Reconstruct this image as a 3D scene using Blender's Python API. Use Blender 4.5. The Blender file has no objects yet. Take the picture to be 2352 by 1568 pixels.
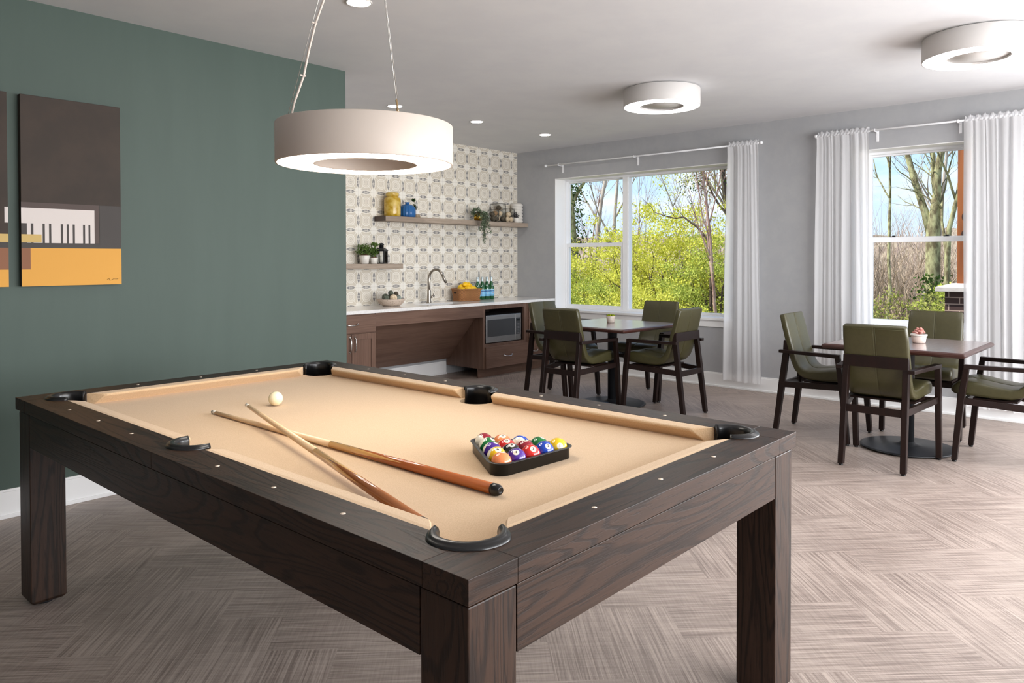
import bpy, bmesh, math, random
import numpy as np
from mathutils import Vector, Matrix, Euler

# ------------------------------------------------------------------ camera, world, sun, lights, exposure
S = bpy.context.scene
COL = S.collection
PI = math.pi
H = 1.36
yaw, pitch, roll, FPX, CV = 7.29647003e-01, 1.52519365e-02, 1.82398110e-03, 1715.733, 621.144
_F = Vector((math.cos(yaw)*math.cos(pitch), math.sin(yaw)*math.cos(pitch), -math.sin(pitch)))
_R0 = Vector((math.sin(yaw), -math.cos(yaw), 0)); _U0 = _R0.cross(_F)
_R = _R0*math.cos(roll) - _U0*math.sin(roll); _U = _R0*math.sin(roll) + _U0*math.cos(roll)
cam_d = bpy.data.cameras.new('camera'); cam = bpy.data.objects.new('camera', cam_d); COL.objects.link(cam)
cam.matrix_world = Matrix(((_R.x, _U.x, -_F.x, 0), (_R.y, _U.y, -_F.y, 0), (_R.z, _U.z, -_F.z, H), (0, 0, 0, 1)))
cam_d.sensor_width = 36; cam_d.lens = FPX/2352*36; cam_d.shift_y = (CV-784)/2352; cam_d.clip_start = .05; cam_d.clip_end = 300
S.camera = cam
S.view_settings.view_transform = 'Standard'; S.view_settings.look = 'None'
S.view_settings.exposure = 0.0; S.view_settings.gamma = 1; S.view_settings.use_curve_mapping = False
S.cycles.max_bounces = 8; S.cycles.diffuse_bounces = 5; S.cycles.transparent_max_bounces = 16
S.cycles.sample_clamp_indirect = 6; S.cycles.caustics_reflective = False; S.cycles.caustics_refractive = False

SKY = 1.3
W = bpy.data.worlds.new('sky'); S.world = W; W.use_nodes = True
wn = W.node_tree.nodes; wl = W.node_tree.links; wn.clear()
wo = wn.new('ShaderNodeOutputWorld'); wb = wn.new('ShaderNodeBackground'); wl.new(wb.outputs[0], wo.inputs[0])
tc = wn.new('ShaderNodeTexCoord'); sx = wn.new('ShaderNodeSeparateXYZ'); wl.new(tc.outputs['Generated'], sx.inputs[0])
gr = wn.new('ShaderNodeValToRGB'); wl.new(sx.outputs['Z'], gr.inputs[0])
e = gr.color_ramp.elements; e[0].position = 0.0; e[0].color = (.72, .80, .88, 1); e[1].position = .6; e[1].color = (.30, .52, .90, 1)
m_ = e.new(.10); m_.color = (.56, .77, .97, 1)
mp = wn.new('ShaderNodeMapping'); mp.inputs['Scale'].default_value = (1, 1, 3.2); wl.new(tc.outputs['Generated'], mp.inputs[0])
nz = wn.new('ShaderNodeTexNoise'); nz.inputs['Scale'].default_value = 5.5; nz.inputs['Detail'].default_value = 5; wl.new(mp.outputs[0], nz.inputs[0])
cr = wn.new('ShaderNodeValToRGB'); wl.new(nz.outputs[0], cr.inputs[0]); cr.color_ramp.elements[0].position = .47; cr.color_ramp.elements[1].position = .66
mx = wn.new('ShaderNodeMixRGB'); wl.new(cr.outputs[0], mx.inputs[0]); wl.new(gr.outputs[0], mx.inputs[1]); mx.inputs[2].default_value = (1, 1, 1, 1)
wl.new(mx.outputs[0], wb.inputs[0]); wb.inputs[1].default_value = SKY

def light(name, typ, loc, energy, color=(1, 1, 1), rot=None, target=None, **kw):
    d = bpy.data.lights.new(name, typ); o = bpy.data.objects.new(name, d); COL.objects.link(o)
    o.location = loc; d.energy = energy; d.color = color
    if target is not None: o.rotation_euler = (Vector(target)-Vector(loc)).to_track_quat('-Z', 'Y').to_euler()
    elif rot: o.rotation_euler = rot
    for k, v in kw.items(): setattr(d, k, v)
    return o
# sun outdoors, high over the roof from behind the camera: lights the trees, never enters the windows
light('sun', 'SUN', (0, 0, 9), 7.0, (1, .95, .86), target=(3.2, -4.2, 2.0), angle=.01)
# out-of-frame area lamps standing in for daylight; the rear one added as fill
light('daylight_window_side', 'AREA', (7.36, -1.3, 1.55), 225, (.97, .98, 1), target=(0, -1.3, 1.35), shape='RECTANGLE', size=2.3, size_y=1.65)
light('rear_fill_light', 'AREA', (3.5, -2.96, 1.5), 430, (.985, .99, 1), target=(3.5, 3, 1.25), shape='RECTANGLE', size=5.6, size_y=2.0)
L_PENDANT, L_FLUSH, L_DOWN = 17.0, 18.0, 95.0

# ------------------------------------------------------------------ helpers
def link(o): COL.objects.link(o); return o
class MB:
    def __init__(s): s.v = []; s.f = []; s.m = []; s.sm = []
    def add(s, vs, fs, mi=0, smooth=False, T=None):
        b = len(s.v)
        for p in vs:
            s.v.append(tuple(T @ Vector(p)) if T is not None else tuple(p))
        for f in fs: s.f.append([b+i for i in f]); s.m.append(mi); s.sm.append(smooth)
        return s
    def box(s, x0, x1, y0, y1, z0, z1, mi=0, T=None):
        vs = [(x0, y0, z0), (x1, y0, z0), (x1, y1, z0), (x0, y1, z0), (x0, y0, z1), (x1, y0, z1), (x1, y1, z1), (x0, y1, z1)]
        return s.add(vs, [(3, 2, 1, 0), (4, 5, 6, 7), (0, 1, 5, 4), (1, 2, 6, 5), (2, 3, 7, 6), (3, 0, 4, 7)], mi, False, T)
    def prism(s, poly, z0, z1, mi=0, T=None, smooth=False):
        n = len(poly)
        vs = [(x, y, z0) for x, y in poly] + [(x, y, z1) for x, y in poly]
        fs = [tuple(range(n-1, -1, -1)), tuple(range(n, 2*n))] + [(i, (i+1) % n, n+(i+1) % n, n+i) for i in range(n)]
        return s.add(vs, fs, mi, smooth, T)
    def loft(s, rings, closed=True, caps=True, mi=0, smooth=True, T=None):
        n = len(rings[0]); vs = [p for r in rings for p in r]; fs = []
        for k in range(len(rings)-1):
            for i in range(n if closed else n-1):
                j = (i+1) % n
                fs.append((k*n+i, k*n+j, (k+1)*n+j, (k+1)*n+i))
        if caps and closed:
            fs.append(tuple(range(n-1, -1, -1))); q = (len(rings)-1)*n; fs.append(tuple(range(q, q+n)))
        return s.add(vs, fs, mi, smooth, T)
    def lathe(s, prof, seg=24, mi=0, T=None, smooth=True, caps=True, a0=0, a1=2*PI):
        full = abs(a1-a0-2*PI) < 1e-6
        n = seg if full else seg+1
        rings = []
        for r, z in prof:
            rings.append([(r*math.cos(a0+(a1-a0)*i/seg), r*math.sin(a0+(a1-a0)*i/seg), z) for i in range(n)])
        return s.loft(rings, full, caps and full, mi, smooth, T)
    def tube(s, pts, rad, seg=8, mi=0, T=None, smooth=True, caps=True):
        pts = [Vector(p) for p in pts]; n = len(pts)
        if not hasattr(rad, '__len__'): rad = [rad]*n
        rings = []; up = None
        for i, p in enumerate(pts):
            d = (pts[min(i+1, n-1)]-pts[max(i-1, 0)]).normalized()
            if up is None: up = Vector((0, 0, 1)) if abs(d.z) < .9 else Vector((1, 0, 0))
            a = d.cross(up).normalized(); b = a.cross(d).normalized(); up = b
            rings.append([tuple(p+(a*math.cos(t)+b*math.sin(t))*rad[i]) for t in [2*PI*k/seg for k in range(seg)]])
        return s.loft(rings, True, caps, mi, smooth, T)
    def sphere(s, c, r, seg=16, rng=10, mi=0, sc=(1, 1, 1), T=None):
        rings = []
        prof = [(max(1e-4, math.sin(PI*k/rng)), -math.cos(PI*k/rng)) for k in range(rng+1)]
        for q, z in prof:
            rings.append([(c[0]+r*sc[0]*q*math.cos(2*PI*i/seg), c[1]+r*sc[1]*q*math.sin(2*PI*i/seg), c[2]+r*sc[2]*z) for i in range(seg)])
        return s.loft(rings, True, True, mi, True, T)

def mesh_of(name, mb, mats):
    me = bpy.data.meshes.new(name); me.from_pydata(mb.v, [], mb.f)
    for m in (mats if isinstance(mats, (list, tuple)) else [mats]): me.materials.append(m)
    me.polygons.foreach_set('material_index', mb.m); me.polygons.foreach_set('use_smooth', mb.sm); me.update()
    return me
def obj(name, mb, mats, parent=None, bevel=0, loc=None, rot=None, fixn=True):
    me = mesh_of(name, mb, mats)
    if fixn:
        bm = bmesh.new(); bm.from_mesh(me); bmesh.ops.recalc_face_normals(bm, faces=bm.faces); bm.to_mesh(me); bm.free()
    o = link(bpy.data.objects.new(name, me))
    if parent: o.parent = parent
    if loc: o.location = loc
    if rot: o.rotation_euler = rot
    if bevel:
        b = o.modifiers.new('edge', 'BEVEL'); b.width = bevel; b.segments = 2; b.limit_method = 'ANGLE'; b.angle_limit = .7
        b.harden_normals = False
    return o
def tag(o, label, cat, group=None):
    o['label'] = label; o['category'] = cat
    if group: o['group'] = group
    return o
def thing(name, label, cat, loc=(0, 0, 0), rz=0, group=None):
    o = link(bpy.data.objects.new(name, None)); o.location = loc; o.rotation_euler = (0, 0, rz); o.empty_display_size = .1
    return tag(o, label, cat, group)
def struct(o): o['kind'] = 'structure'; return o
def dup(root, loc, rz=None, label=None, group=None):
    r = root.copy(); COL.objects.link(r); r.location = loc
    if rz is not None: r.rotation_euler = (0, 0, rz)
    if label: r['label'] = label
    if group: r['group'] = group
    for ch in list(root.children):
        c = ch.copy(); COL.objects.link(c); c.parent = r
        for g in ch.children:
            d = g.copy(); COL.objects.link(d); d.parent = c
    return r
def rrect(w, h, r, n=5, cx=0, cy=0):
    out = []
    for qx, qy, a in ((1, 1, 0), (-1, 1, PI/2), (-1, -1, PI), (1, -1, 3*PI/2)):
        for k in range(n+1):
            t = a+PI/2*k/n; out.append((cx+qx*(w/2-r)+r*math.cos(t), cy+qy*(h/2-r)+r*math.sin(t)))
    return out
def text_mesh(txt, size, bold=0):
    cu = bpy.data.curves.new('t', 'FONT'); cu.body = txt; cu.size = size; cu.align_x = 'CENTER'; cu.align_y = 'CENTER'; cu.offset = bold; cu.resolution_u = 3
    o = link(bpy.data.objects.new('t', cu)); dg = bpy.context.evaluated_depsgraph_get()
    me = bpy.data.meshes.new_from_object(o.evaluated_get(dg))
    vs = [tuple(v.co) for v in me.vertices]; fs = [tuple(p.vertices) for p in me.polygons]
    bpy.data.objects.remove(o); bpy.data.curves.remove(cu); bpy.data.meshes.remove(me)
    return vs, fs

# ------------------------------------------------------------------ materials
def srgb(r, g, b):
    f = lambda c: (c/255/12.92) if c/255 <= .04045 else ((c/255+.055)/1.055)**2.4
    return (f(r), f(g), f(b), 1)
class X:  # tiny expression -> math node compiler
    nt = None
    def __init__(s, k): s.k = k
    @staticmethod
    def op(o, *a):
        n = X.nt.nodes.new('ShaderNodeMath'); n.operation = o
        for i, v in enumerate(a):
            if isinstance(v, X): X.nt.links.new(v.k, n.inputs[i])
            else: n.inputs[i].default_value = float(v)
        return X(n.outputs[0])
    def __add__(s, o): return X.op('ADD', s, o)
    def __radd__(s, o): return X.op('ADD', o, s)
    def __sub__(s, o): return X.op('SUBTRACT', s, o)
    def __rsub__(s, o): return X.op('SUBTRACT', o, s)
    def __mul__(s, o): return X.op('MULTIPLY', s, o)
    def __rmul__(s, o): return X.op('MULTIPLY', o, s)
    def __truediv__(s, o): return X.op('DIVIDE', s, o)
    def abs(s): return X.op('ABSOLUTE', s)
    def floor(s): return X.op('FLOOR', s)
    def sin(s): return X.op('SINE', s)
    def sqrt(s): return X.op('SQRT', s)
    def lt(s, o): return X.op('LESS_THAN', s, o)
    def gt(s, o): return X.op('GREATER_THAN', s, o)
    def mod(s, o): return X.op('FLOORED_MODULO', s, o)
    def max(s, o): return X.op('MAXIMUM', s, o)
    def min(s, o): return X.op('MINIMUM', s, o)
    def step(s, lo, hi):
        n = X.nt.nodes.new('ShaderNodeMapRange'); n.interpolation_type = 'SMOOTHSTEP'
        X.nt.links.new(s.k, n.inputs['Value']); n.inputs['From Min'].default_value = lo; n.inputs['From Max'].default_value = hi
        return X(n.outputs['Result'])
def mat(name, color=(.8, .8, .8, 1), rough=.5, metal=0, **kw):
    m = bpy.data.materials.new(name); m.use_nodes = True
    b = m.node_tree.nodes['Principled BSDF']
    b.inputs['Base Color'].default_value = color; b.inputs['Roughness'].default_value = rough; b.inputs['Metallic'].default_value = metal
    for k, v in kw.items(): b.inputs[k.replace('_', ' ')].default_value = v
    X.nt = m.node_tree
    return m, b, m.node_tree
def coords(nt, which='Object'):
    t = nt.nodes.new('ShaderNodeTexCoord'); s_ = nt.nodes.new('ShaderNodeSeparateXYZ'); nt.links.new(t.outputs[which], s_.inputs[0])
    return X(s_.outputs[0]), X(s_.outputs[1]), X(s_.outputs[2]), t.outputs[which]
def vec(nt, a, b, c):
    n = nt.nodes.new('ShaderNodeCombineXYZ')
    for i, v in enumerate((a, b, c)):
        if isinstance(v, X): nt.links.new(v.k, n.inputs[i])
        else: n.inputs[i].default_value = v
    return n.outputs[0]
def noise(nt, v, scale, detail=2, rough=.5, dist=0):
    n = nt.nodes.new('ShaderNodeTexNoise'); n.inputs['Scale'].default_value = scale; n.inputs['Detail'].default_value = detail
    n.inputs['Roughness'].default_value = rough; n.inputs['Distortion'].default_value = dist
    if v is not None: nt.links.new(v, n.inputs['Vector'])
    return X(n.outputs[0])
def mixc(nt, f, a, b, mode='MIX'):
    n = nt.nodes.new('ShaderNodeMixRGB'); n.blend_type = mode
    for i, v in ((0, f), (1, a), (2, b)):
        if isinstance(v, X): nt.links.new(v.k, n.inputs[i])
        elif hasattr(v, 'is_output'): nt.links.new(v, n.inputs[i])
        else: n.inputs[i].default_value = v
    return n.outputs[0]
def bump(nt, b, h, strength, dist=.002):
    n = nt.nodes.new('ShaderNodeBump'); n.inputs['Strength'].default_value = strength; n.inputs['Distance'].default_value = dist
    nt.links.new(h.k if isinstance(h, X) else h, n.inputs['Height']); nt.links.new(n.outputs[0], b.inputs['Normal'])
def plain(name, c, rough=.5, metal=0, **kw): return mat(name, c, rough, metal, **kw)[0]
def mottled(name, c1, c2, scale, rough=.5, metal=0, bmp=0, detail=3, stretch=(1, 1, 1), **kw):
    m, b, nt = mat(name, c1, rough, metal, **kw)
    x, y, z, _ = coords(nt); n = noise(nt, vec(nt, x*stretch[0], y*stretch[1], z*stretch[2]), scale, detail, .6)
    nt.links.new(mixc(nt, n.step(.35, .65), c1, c2), b.inputs['Base Color'])
    if bmp: bump(nt, b, n, bmp)
    return m
def emit(name, c, strength):
    m = bpy.data.materials.new(name); m.use_nodes = True; nt = m.node_tree; nt.nodes.clear()
    o = nt.nodes.new('ShaderNodeOutputMaterial'); e_ = nt.nodes.new('ShaderNodeEmission'); e_.inputs[0].default_value = c; e_.inputs[1].default_value = strength
    nt.links.new(e_.outputs[0], o.inputs[0]); return m
def oak(name, axis, dark, base, line, K=46, rough=.42, grain=1.0, off=0, bmp=.22, pore_mix=.45):
    m, b, nt = mat(name, base, rough, Specular_IOR_Level=.25)
    p = list(coords(nt)[:3])
    al = {'x': 0, 'y': 1, 'z': 2}[axis]
    q = [c*(0.62 if i == al else 5.6) + off for i, c in enumerate(p)]
    n1 = noise(nt, vec(nt, *q), 1.25*grain, 2.5, .45, .35)
    f = [c*(16 if i == al else 230) for i, c in enumerate(p)]
    pores = noise(nt, vec(nt, *f), 1, 2, .55)
    fib = noise(nt, vec(nt, *[c*(3 if i == al else 95) for i, c in enumerate(p)]), 1, 2, .5)
    rings = ((n1*K*2.6 + pores*1.8).sin()*.5+.5)
    rl = rings.step(.58, 1.0)
    pr_ = (pores+rl*.10).step(.55, .66)
    c1 = mixc(nt, fib.step(.3, .7), base, dark)
    c2 = mixc(nt, rl*.62, c1, line)
    c3 = mixc(nt, pr_*pore_mix, c2, line)
    nt.links.new(c3, b.inputs['Base Color'])
    bump(nt, b, 1.0-(rl*.55+pr_*.45), bmp, .0015)
    return m
OAKC = (srgb(46, 31, 22), srgb(56, 38, 28), srgb(17, 11, 8))
OAK = {a: oak('dark_oak_'+a, a, *OAKC, off=o) for a, o in (('x', 0), ('y', 3.3), ('z', 7.1))}
CLOTH, b, nt = mat('tan_billiard_cloth', srgb(214, 172, 122), .9)
x, y, z, ov = coords(nt); n = noise(nt, ov, 420, 2); nt.links.new(mixc(nt, n.step(.3, .7), srgb(196, 164, 126), srgb(212, 182, 145)), b.inputs['Base Color']); bump(nt, b, n, .15, .0006)
b.inputs['Sheen Weight'].default_value = .15
BLACK = plain('black_moulded_plastic', srgb(16, 16, 17), .28)
RACKM = plain('black_rack_plastic', srgb(24, 23, 23), .35)
PEARL = plain('pearl_inlay', srgb(235, 215, 195), .25)
GREYW = mottled('grey_wall_paint', srgb(167, 168, 171), srgb(171, 172, 174), 9, .75, bmp=.02)
GREENW, b, nt = mat('green_wall_paint', srgb(60, 76, 68), .6)
x, y, z, ov = coords(nt); n = noise(nt, vec(nt, x*7, y*7, z*.9), 1, 4, .65); nt.links.new(mixc(nt, n.step(.25, .75), srgb(59, 75, 67), srgb(62, 78, 70)), b.inputs['Base Color'])
CEIL = mottled('ceiling_white_paint', srgb(216, 217, 220), srgb(220, 221, 223), 3, .9)
TRIM = plain('white_trim_paint', srgb(240, 240, 240), .4)
VINYL = plain('white_window_vinyl', srgb(244, 245, 247), .35)
WHITE = plain('warm_white_enamel', srgb(192, 180, 169), .5)
LAMPW = plain('white_lamp_shell', srgb(206, 203, 200), .5)
QUARTZ = mottled('white_quartz', srgb(236, 234, 232), srgb(226, 224, 222), 60, .12)
STEEL = mottled('brushed_stainless', srgb(176, 176, 176), srgb(160, 160, 160), 3, .32, 1, stretch=(2, 2, 160))
NICKEL = plain('brushed_nickel', srgb(158, 150, 140), .3, 1)
CHROME = plain('satin_chrome_pull', srgb(214, 212, 208), .2, 1)
DGLASS = plain('dark_oven_glass', srgb(62, 64, 67), .12)
CHAIRW = mottled('espresso_stained_beech', srgb(31, 16, 12), srgb(26, 14, 11), 5, .4, Specular_IOR_Level=.3, stretch=(4, 4, 1))
TABLEW = mottled('walnut_table_laminate', srgb(132, 114, 110), srgb(118, 100, 96), 4, .3, stretch=(1.5, 14, 1), Coat_Weight=1.0, Coat_Roughness=.2)
TEDGE = plain('mahogany_table_edge', srgb(64, 36, 30), .3)
IRON = plain('black_cast_iron', srgb(40, 41, 44), .38, .3)
GREENV = mottled('olive_green_vinyl', srgb(66, 62, 36), srgb(62, 58, 33), 40, .38, bmp=.05)
SEAM = plain('olive_stitching', srgb(84, 82, 54), .6)
CAB = {a: oak('stained_maple_'+a, a, srgb(104, 80, 68), srgb(116, 91, 78), srgb(93, 70, 59), K=7, rough=.42, grain=.8, bmp=.05, pore_mix=.12) for a in 'xz'}
CABIN = plain('cabinet_interior', srgb(40, 28, 24), .6)
SHELF = oak('weathered_grey_oak', 'x', srgb(150, 135, 120), srgb(166, 151, 136), srgb(134, 119, 106), K=5, rough=.5, bmp=.08, pore_mix=.35)
SHELFEND = plain('dark_shelf_end', srgb(74, 58, 50), .45)  # end face coloured darker than the shelf board
def glassy(name, c, ior=1.45, rough=0.0, tint=1.0, fres=.06, gloss=.02):
    m = bpy.data.materials.new(name); m.use_nodes = True; nt = m.node_tree; nt.nodes.clear()
    o = nt.nodes.new('ShaderNodeOutputMaterial'); t = nt.nodes.new('ShaderNodeBsdfTransparent'); t.inputs[0].default_value = c
    g = nt.nodes.new('ShaderNodeBsdfGlossy'); g.inputs['Roughness'].default_value = gloss
    fr = nt.nodes.new('ShaderNodeLayerWeight'); fr.inputs[0].default_value = fres
    mx = nt.nodes.new('ShaderNodeMixShader'); nt.links.new(fr.outputs['Fresnel'], mx.inputs[0]); nt.links.new(t.outputs[0], mx.inputs[1]); nt.links.new(g.outputs[0], mx.inputs[2])
    nt.links.new(mx.outputs[0], o.inputs[0]); return m
PANE = glassy('window_glass', (.97, .985, 1, 1))
JARG = glassy('clear_jar_glass', (.975, .98, .98, 1), fres=.08)
BOTG = glassy('green_bottle_glass', (.03, .20, .06, 1), fres=.3)
def sheer(name, c, transp, transl):
    m = bpy.data.materials.new(name); m.use_nodes = True; nt = m.node_tree; nt.nodes.clear()
    o = nt.nodes.new('ShaderNodeOutputMaterial'); d = nt.nodes.new('ShaderNodeBsdfDiffuse'); d.inputs[0].default_value = c
    t = nt.nodes.new('ShaderNodeBsdfTranslucent'); t.inputs[0].default_value = c; p = nt.nodes.new('ShaderNodeBsdfTransparent')
    a = nt.nodes.new('ShaderNodeMixShader'); a.inputs[0].default_value = transl; nt.links.new(d.outputs[0], a.inputs[1]); nt.links.new(t.outputs[0], a.inputs[2])
    b_ = nt.nodes.new('ShaderNodeMixShader'); b_.inputs[0].default_value = transp; nt.links.new(a.outputs[0], b_.inputs[1]); nt.links.new(p.outputs[0], b_.inputs[2])
    nt.links.new(b_.outputs[0], o.inputs[0]); return m
SHEER = sheer('white_sheer_voile', (.93, .93, .94, 1), .22, .45)

def make_floor_mat():
    m, b, nt = mat('herringbone_vinyl_plank', (.4, .35, .32, 1), .42)
    x, y, z, _ = coords(nt); Wd = .245; nn = 3
    u = (x+y)*(.70711/Wd)+50.3; v = (y-x)*(.70711/Wd)+50.1
    i = u.floor(); j = v.floor(); k = (i-j).mod(2*nn); hz = k.lt(nn-.5)
    ia = i-k; jb = j-((2*nn-1)-k)
    idx = hz*ia+(1.0-hz)*(i+.37); idy = hz*(j+.71)+(1.0-hz)*jb
    w = nt.nodes.new('ShaderNodeTexWhiteNoise'); nt.links.new(vec(nt, idx, idy, 0), w.inputs['Vector']); rnd = X(w.outputs['Value'])
    al = hz*u+(1.0-hz)*v; ac = hz*v+(1.0-hz)*u
    st = noise(nt, vec(nt, al*.8+rnd*40, ac*30, rnd*9), 1, 1, .5)
    st2 = noise(nt, vec(nt, al*1.3+rnd*31, ac*72, rnd*5), 1, 1, .5)
    cr_ = noise(nt, vec(nt, al*42, ac*1.6, rnd*7), 1, 2, .6)
    cl = noise(nt, vec(nt, x, y, 0), 2.6, 3)
    val = st*.46+st2*.34+cr_*.20+(rnd-.5)*.02+(cl-.5)*.22
    fu = u.mod(1); fv = v.mod(1)
    eu = fu.min(1.0-fu); ev = fv.min(1.0-fv)
    c = mixc(nt, val.step(.30, .70), srgb(124, 109, 101), srgb(184, 168, 157))
    nt.links.new(c, b.inputs['Base Color'])
    nt.links.new((st*.16+.36).k, b.inputs['Roughness'])
    bump(nt, b, st, .12, .001)
    return m
FLOORM = make_floor_mat()
def make_tile_mat():
    m, b, nt = mat('patterned_encaustic_tile', (.7, .66, .6, 1), .42)
    x, y, z, _ = coords(nt); P = .2032
    u = ((x-7.271)/P).mod(1); v = ((z-.859)/P).mod(1)
    # distance to the nearest tile edge line and offset from that edge's middle
    cu = (u-.5).abs(); cv = (v-.5).abs()            # 0 centre .. .5 edge
    hu = 0.5-cu; hv = 0.5-cv                        # distance to edges
    def lens(across, along, half, wid):             # pointed lens: across < wid*(1-(along/half)^2)
        return (1.0-(along/half)*(along/half))*wid-across
    L1 = lens(hv, cu, .39, .135); L2 = lens(hu, cv, .39, .135)
    LB = L1.max(L2)                                 # >0 inside the white lens
    d1 = lens(hv, cu, .30, .088); d2 = lens(hu, cv, .30, .088)
    cross1 = (cu-.055).abs().gt(.028)*(hv-.018).gt(0); cross2 = (cv-.055).abs().gt(.028)*(hu-.018).gt(0)
    sq1 = cu.gt(.085).max(cu.lt(.062)*cu.gt(.014)); sq2 = cv.gt(.085).max(cv.lt(.062)*cv.gt(.014))
    slit1 = hv.gt(.014).max(cu.gt(.085)*hv.gt(.008)); slit2 = hu.gt(.014).max(cv.gt(.085)*hu.gt(.008))
    dark = (d1.gt(0)*sq1*slit1).max(d2.gt(0)*sq2*slit2)
    r = (cu*cu+cv*cv).sqrt()
    octo = cu.max(cv).max((cu+cv)*.7071)
    ring = (octo-.255).abs().lt(.016)
    ringB = (octo-.165).abs().lt(.009)
    diag = (cu-cv).abs().lt(.020)*r.gt(.27)         # light lines running to the corners
    inner = octo.lt(.24)
    ang = (cu-cv).abs()
    petal = ((r-.105).abs().lt(.022))*(cu.min(cv).lt(.012).max(ang.lt(.014)))
    dot = r.lt(.022)
    corner = r.gt(.50)
    base = srgb(226, 220, 208); beige = srgb(205, 196, 180); pale = srgb(214, 206, 192); grey = srgb(112, 111, 113); lt = srgb(232, 228, 219)
    c = mixc(nt, inner, beige, pale)
    c = mixc(nt, ring, c, lt); c = mixc(nt, ringB, c, lt); c = mixc(nt, diag, c, lt)
    c = mixc(nt, petal.max(dot)*.55, c, grey)
    c = mixc(nt, corner, c, lt)
    c = mixc(nt, LB.gt(0), c, base)
    c = mixc(nt, dark, c, grey)
    gl = hu.min(hv).lt(.006)
    n = noise(nt, vec(nt, (x/P).floor(), 0, (z/P).floor()), 3.7, 0)
    c = mixc(nt, gl*.45, c, srgb(150, 146, 142))
    c = mixc(nt, n*.10, c, srgb(240, 232, 220))
    c = mixc(nt, z.lt(.85), c, srgb(172, 172, 174))
    nt.links.new(c, b.inputs['Base Color'])
    return m
TILEM = make_tile_mat()

# ------------------------------------------------------------------ the room
XW, YG, XG, YT, ZC = 7.387, 4.61, 3.31, 6.51, 2.75
XB, YR = -2.5, -3.0
WT = .235
def sobj(name, mb, m, parent=None, bevel=0): return struct(obj(name, mb, m, parent, bevel)) if parent is None else obj(name, mb, m, parent, bevel)
sobj('floor', MB().box(XB, XW+WT, YR, YT+.1, -.12, 0), FLOORM)
sobj('ceiling', MB().box(XB-.1, XW+WT, YR-.1, YT+.2, ZC, ZC+.2), CEIL)
mb = MB().box(XB, XG, YG, YG+.12, 0, ZC); sobj('wall_green', mb, GREENW)
mb = MB().box(XG-.12, XG, YG+.12, YT, 0, ZC); sobj('wall_return', mb, GREYW)
mb = MB().box(XG-.12, XW+WT, YT, YT+.12, 0, ZC); sobj('wall_kitchen', mb, TILEM)
O1 = (3.53, 5.877, .73, 2.37); O2 = (1.33, 2.245, .73, 2.37); O3 = (-2.45, -.15, .73, 2.37)
def holed(name, a0, a1, holes, boxf, m):
    mb = MB(); ys = sorted(holes)
    cur = a0
    for (h0, h1, z0, z1) in ys:
        boxf(mb, cur, h0, 0, ZC); boxf(mb, h0, h1, 0, z0); boxf(mb, h0, h1, z1, ZC); cur = h1
    boxf(mb, cur, a1, 0, ZC); return sobj(name, mb, m)
holed('wall_window', YR, YT, [O3, O2, O1], lambda mb, a, c, z0, z1: mb.box(XW, XW+WT, a, c, z0, z1), GREYW)
holed('wall_rear', XB, XW+WT, [(.7, 6.3, .5, 2.5)], lambda mb, a, c, z0, z1: mb.box(a, c, YR-.12, YR, z0, z1), GREYW)  # unseen opening added behind the rear fill lamp
holed('wall_back', YR, YG+.12, [], lambda mb, a, c, z0, z1: mb.box(XB-.12, XB, a, c, z0, z1), GREYW)
def skirting(name, pts, nrm):
    mb = MB()
    (x0, y0), (x1, y1) = pts; nx, ny = nrm
    for t, za, zb in ((.014, 0, .138), (.010, .138, .151), (.026, 0, .02)):
        xs = sorted((x0, x1)) if nx == 0 else sorted((x0, x0+nx*t)); ys_ = sorted((y0, y1)) if ny == 0 else sorted((y0, y0+ny*t))
        mb.box(xs[0], xs[1], ys_[0], ys_[1], za, zb)
    sobj(name, mb, TRIM, bevel=.003)
skirting('baseboard_green', ((XB, YG), (XG, YG)), (0, -1))
skirting('baseboard_window', ((XW, YR), (XW, 5.90)), (-1, 0))
skirting('baseboard_kitchen', ((4.59, YT), (6.09, YT)), (0, -1))

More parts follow.
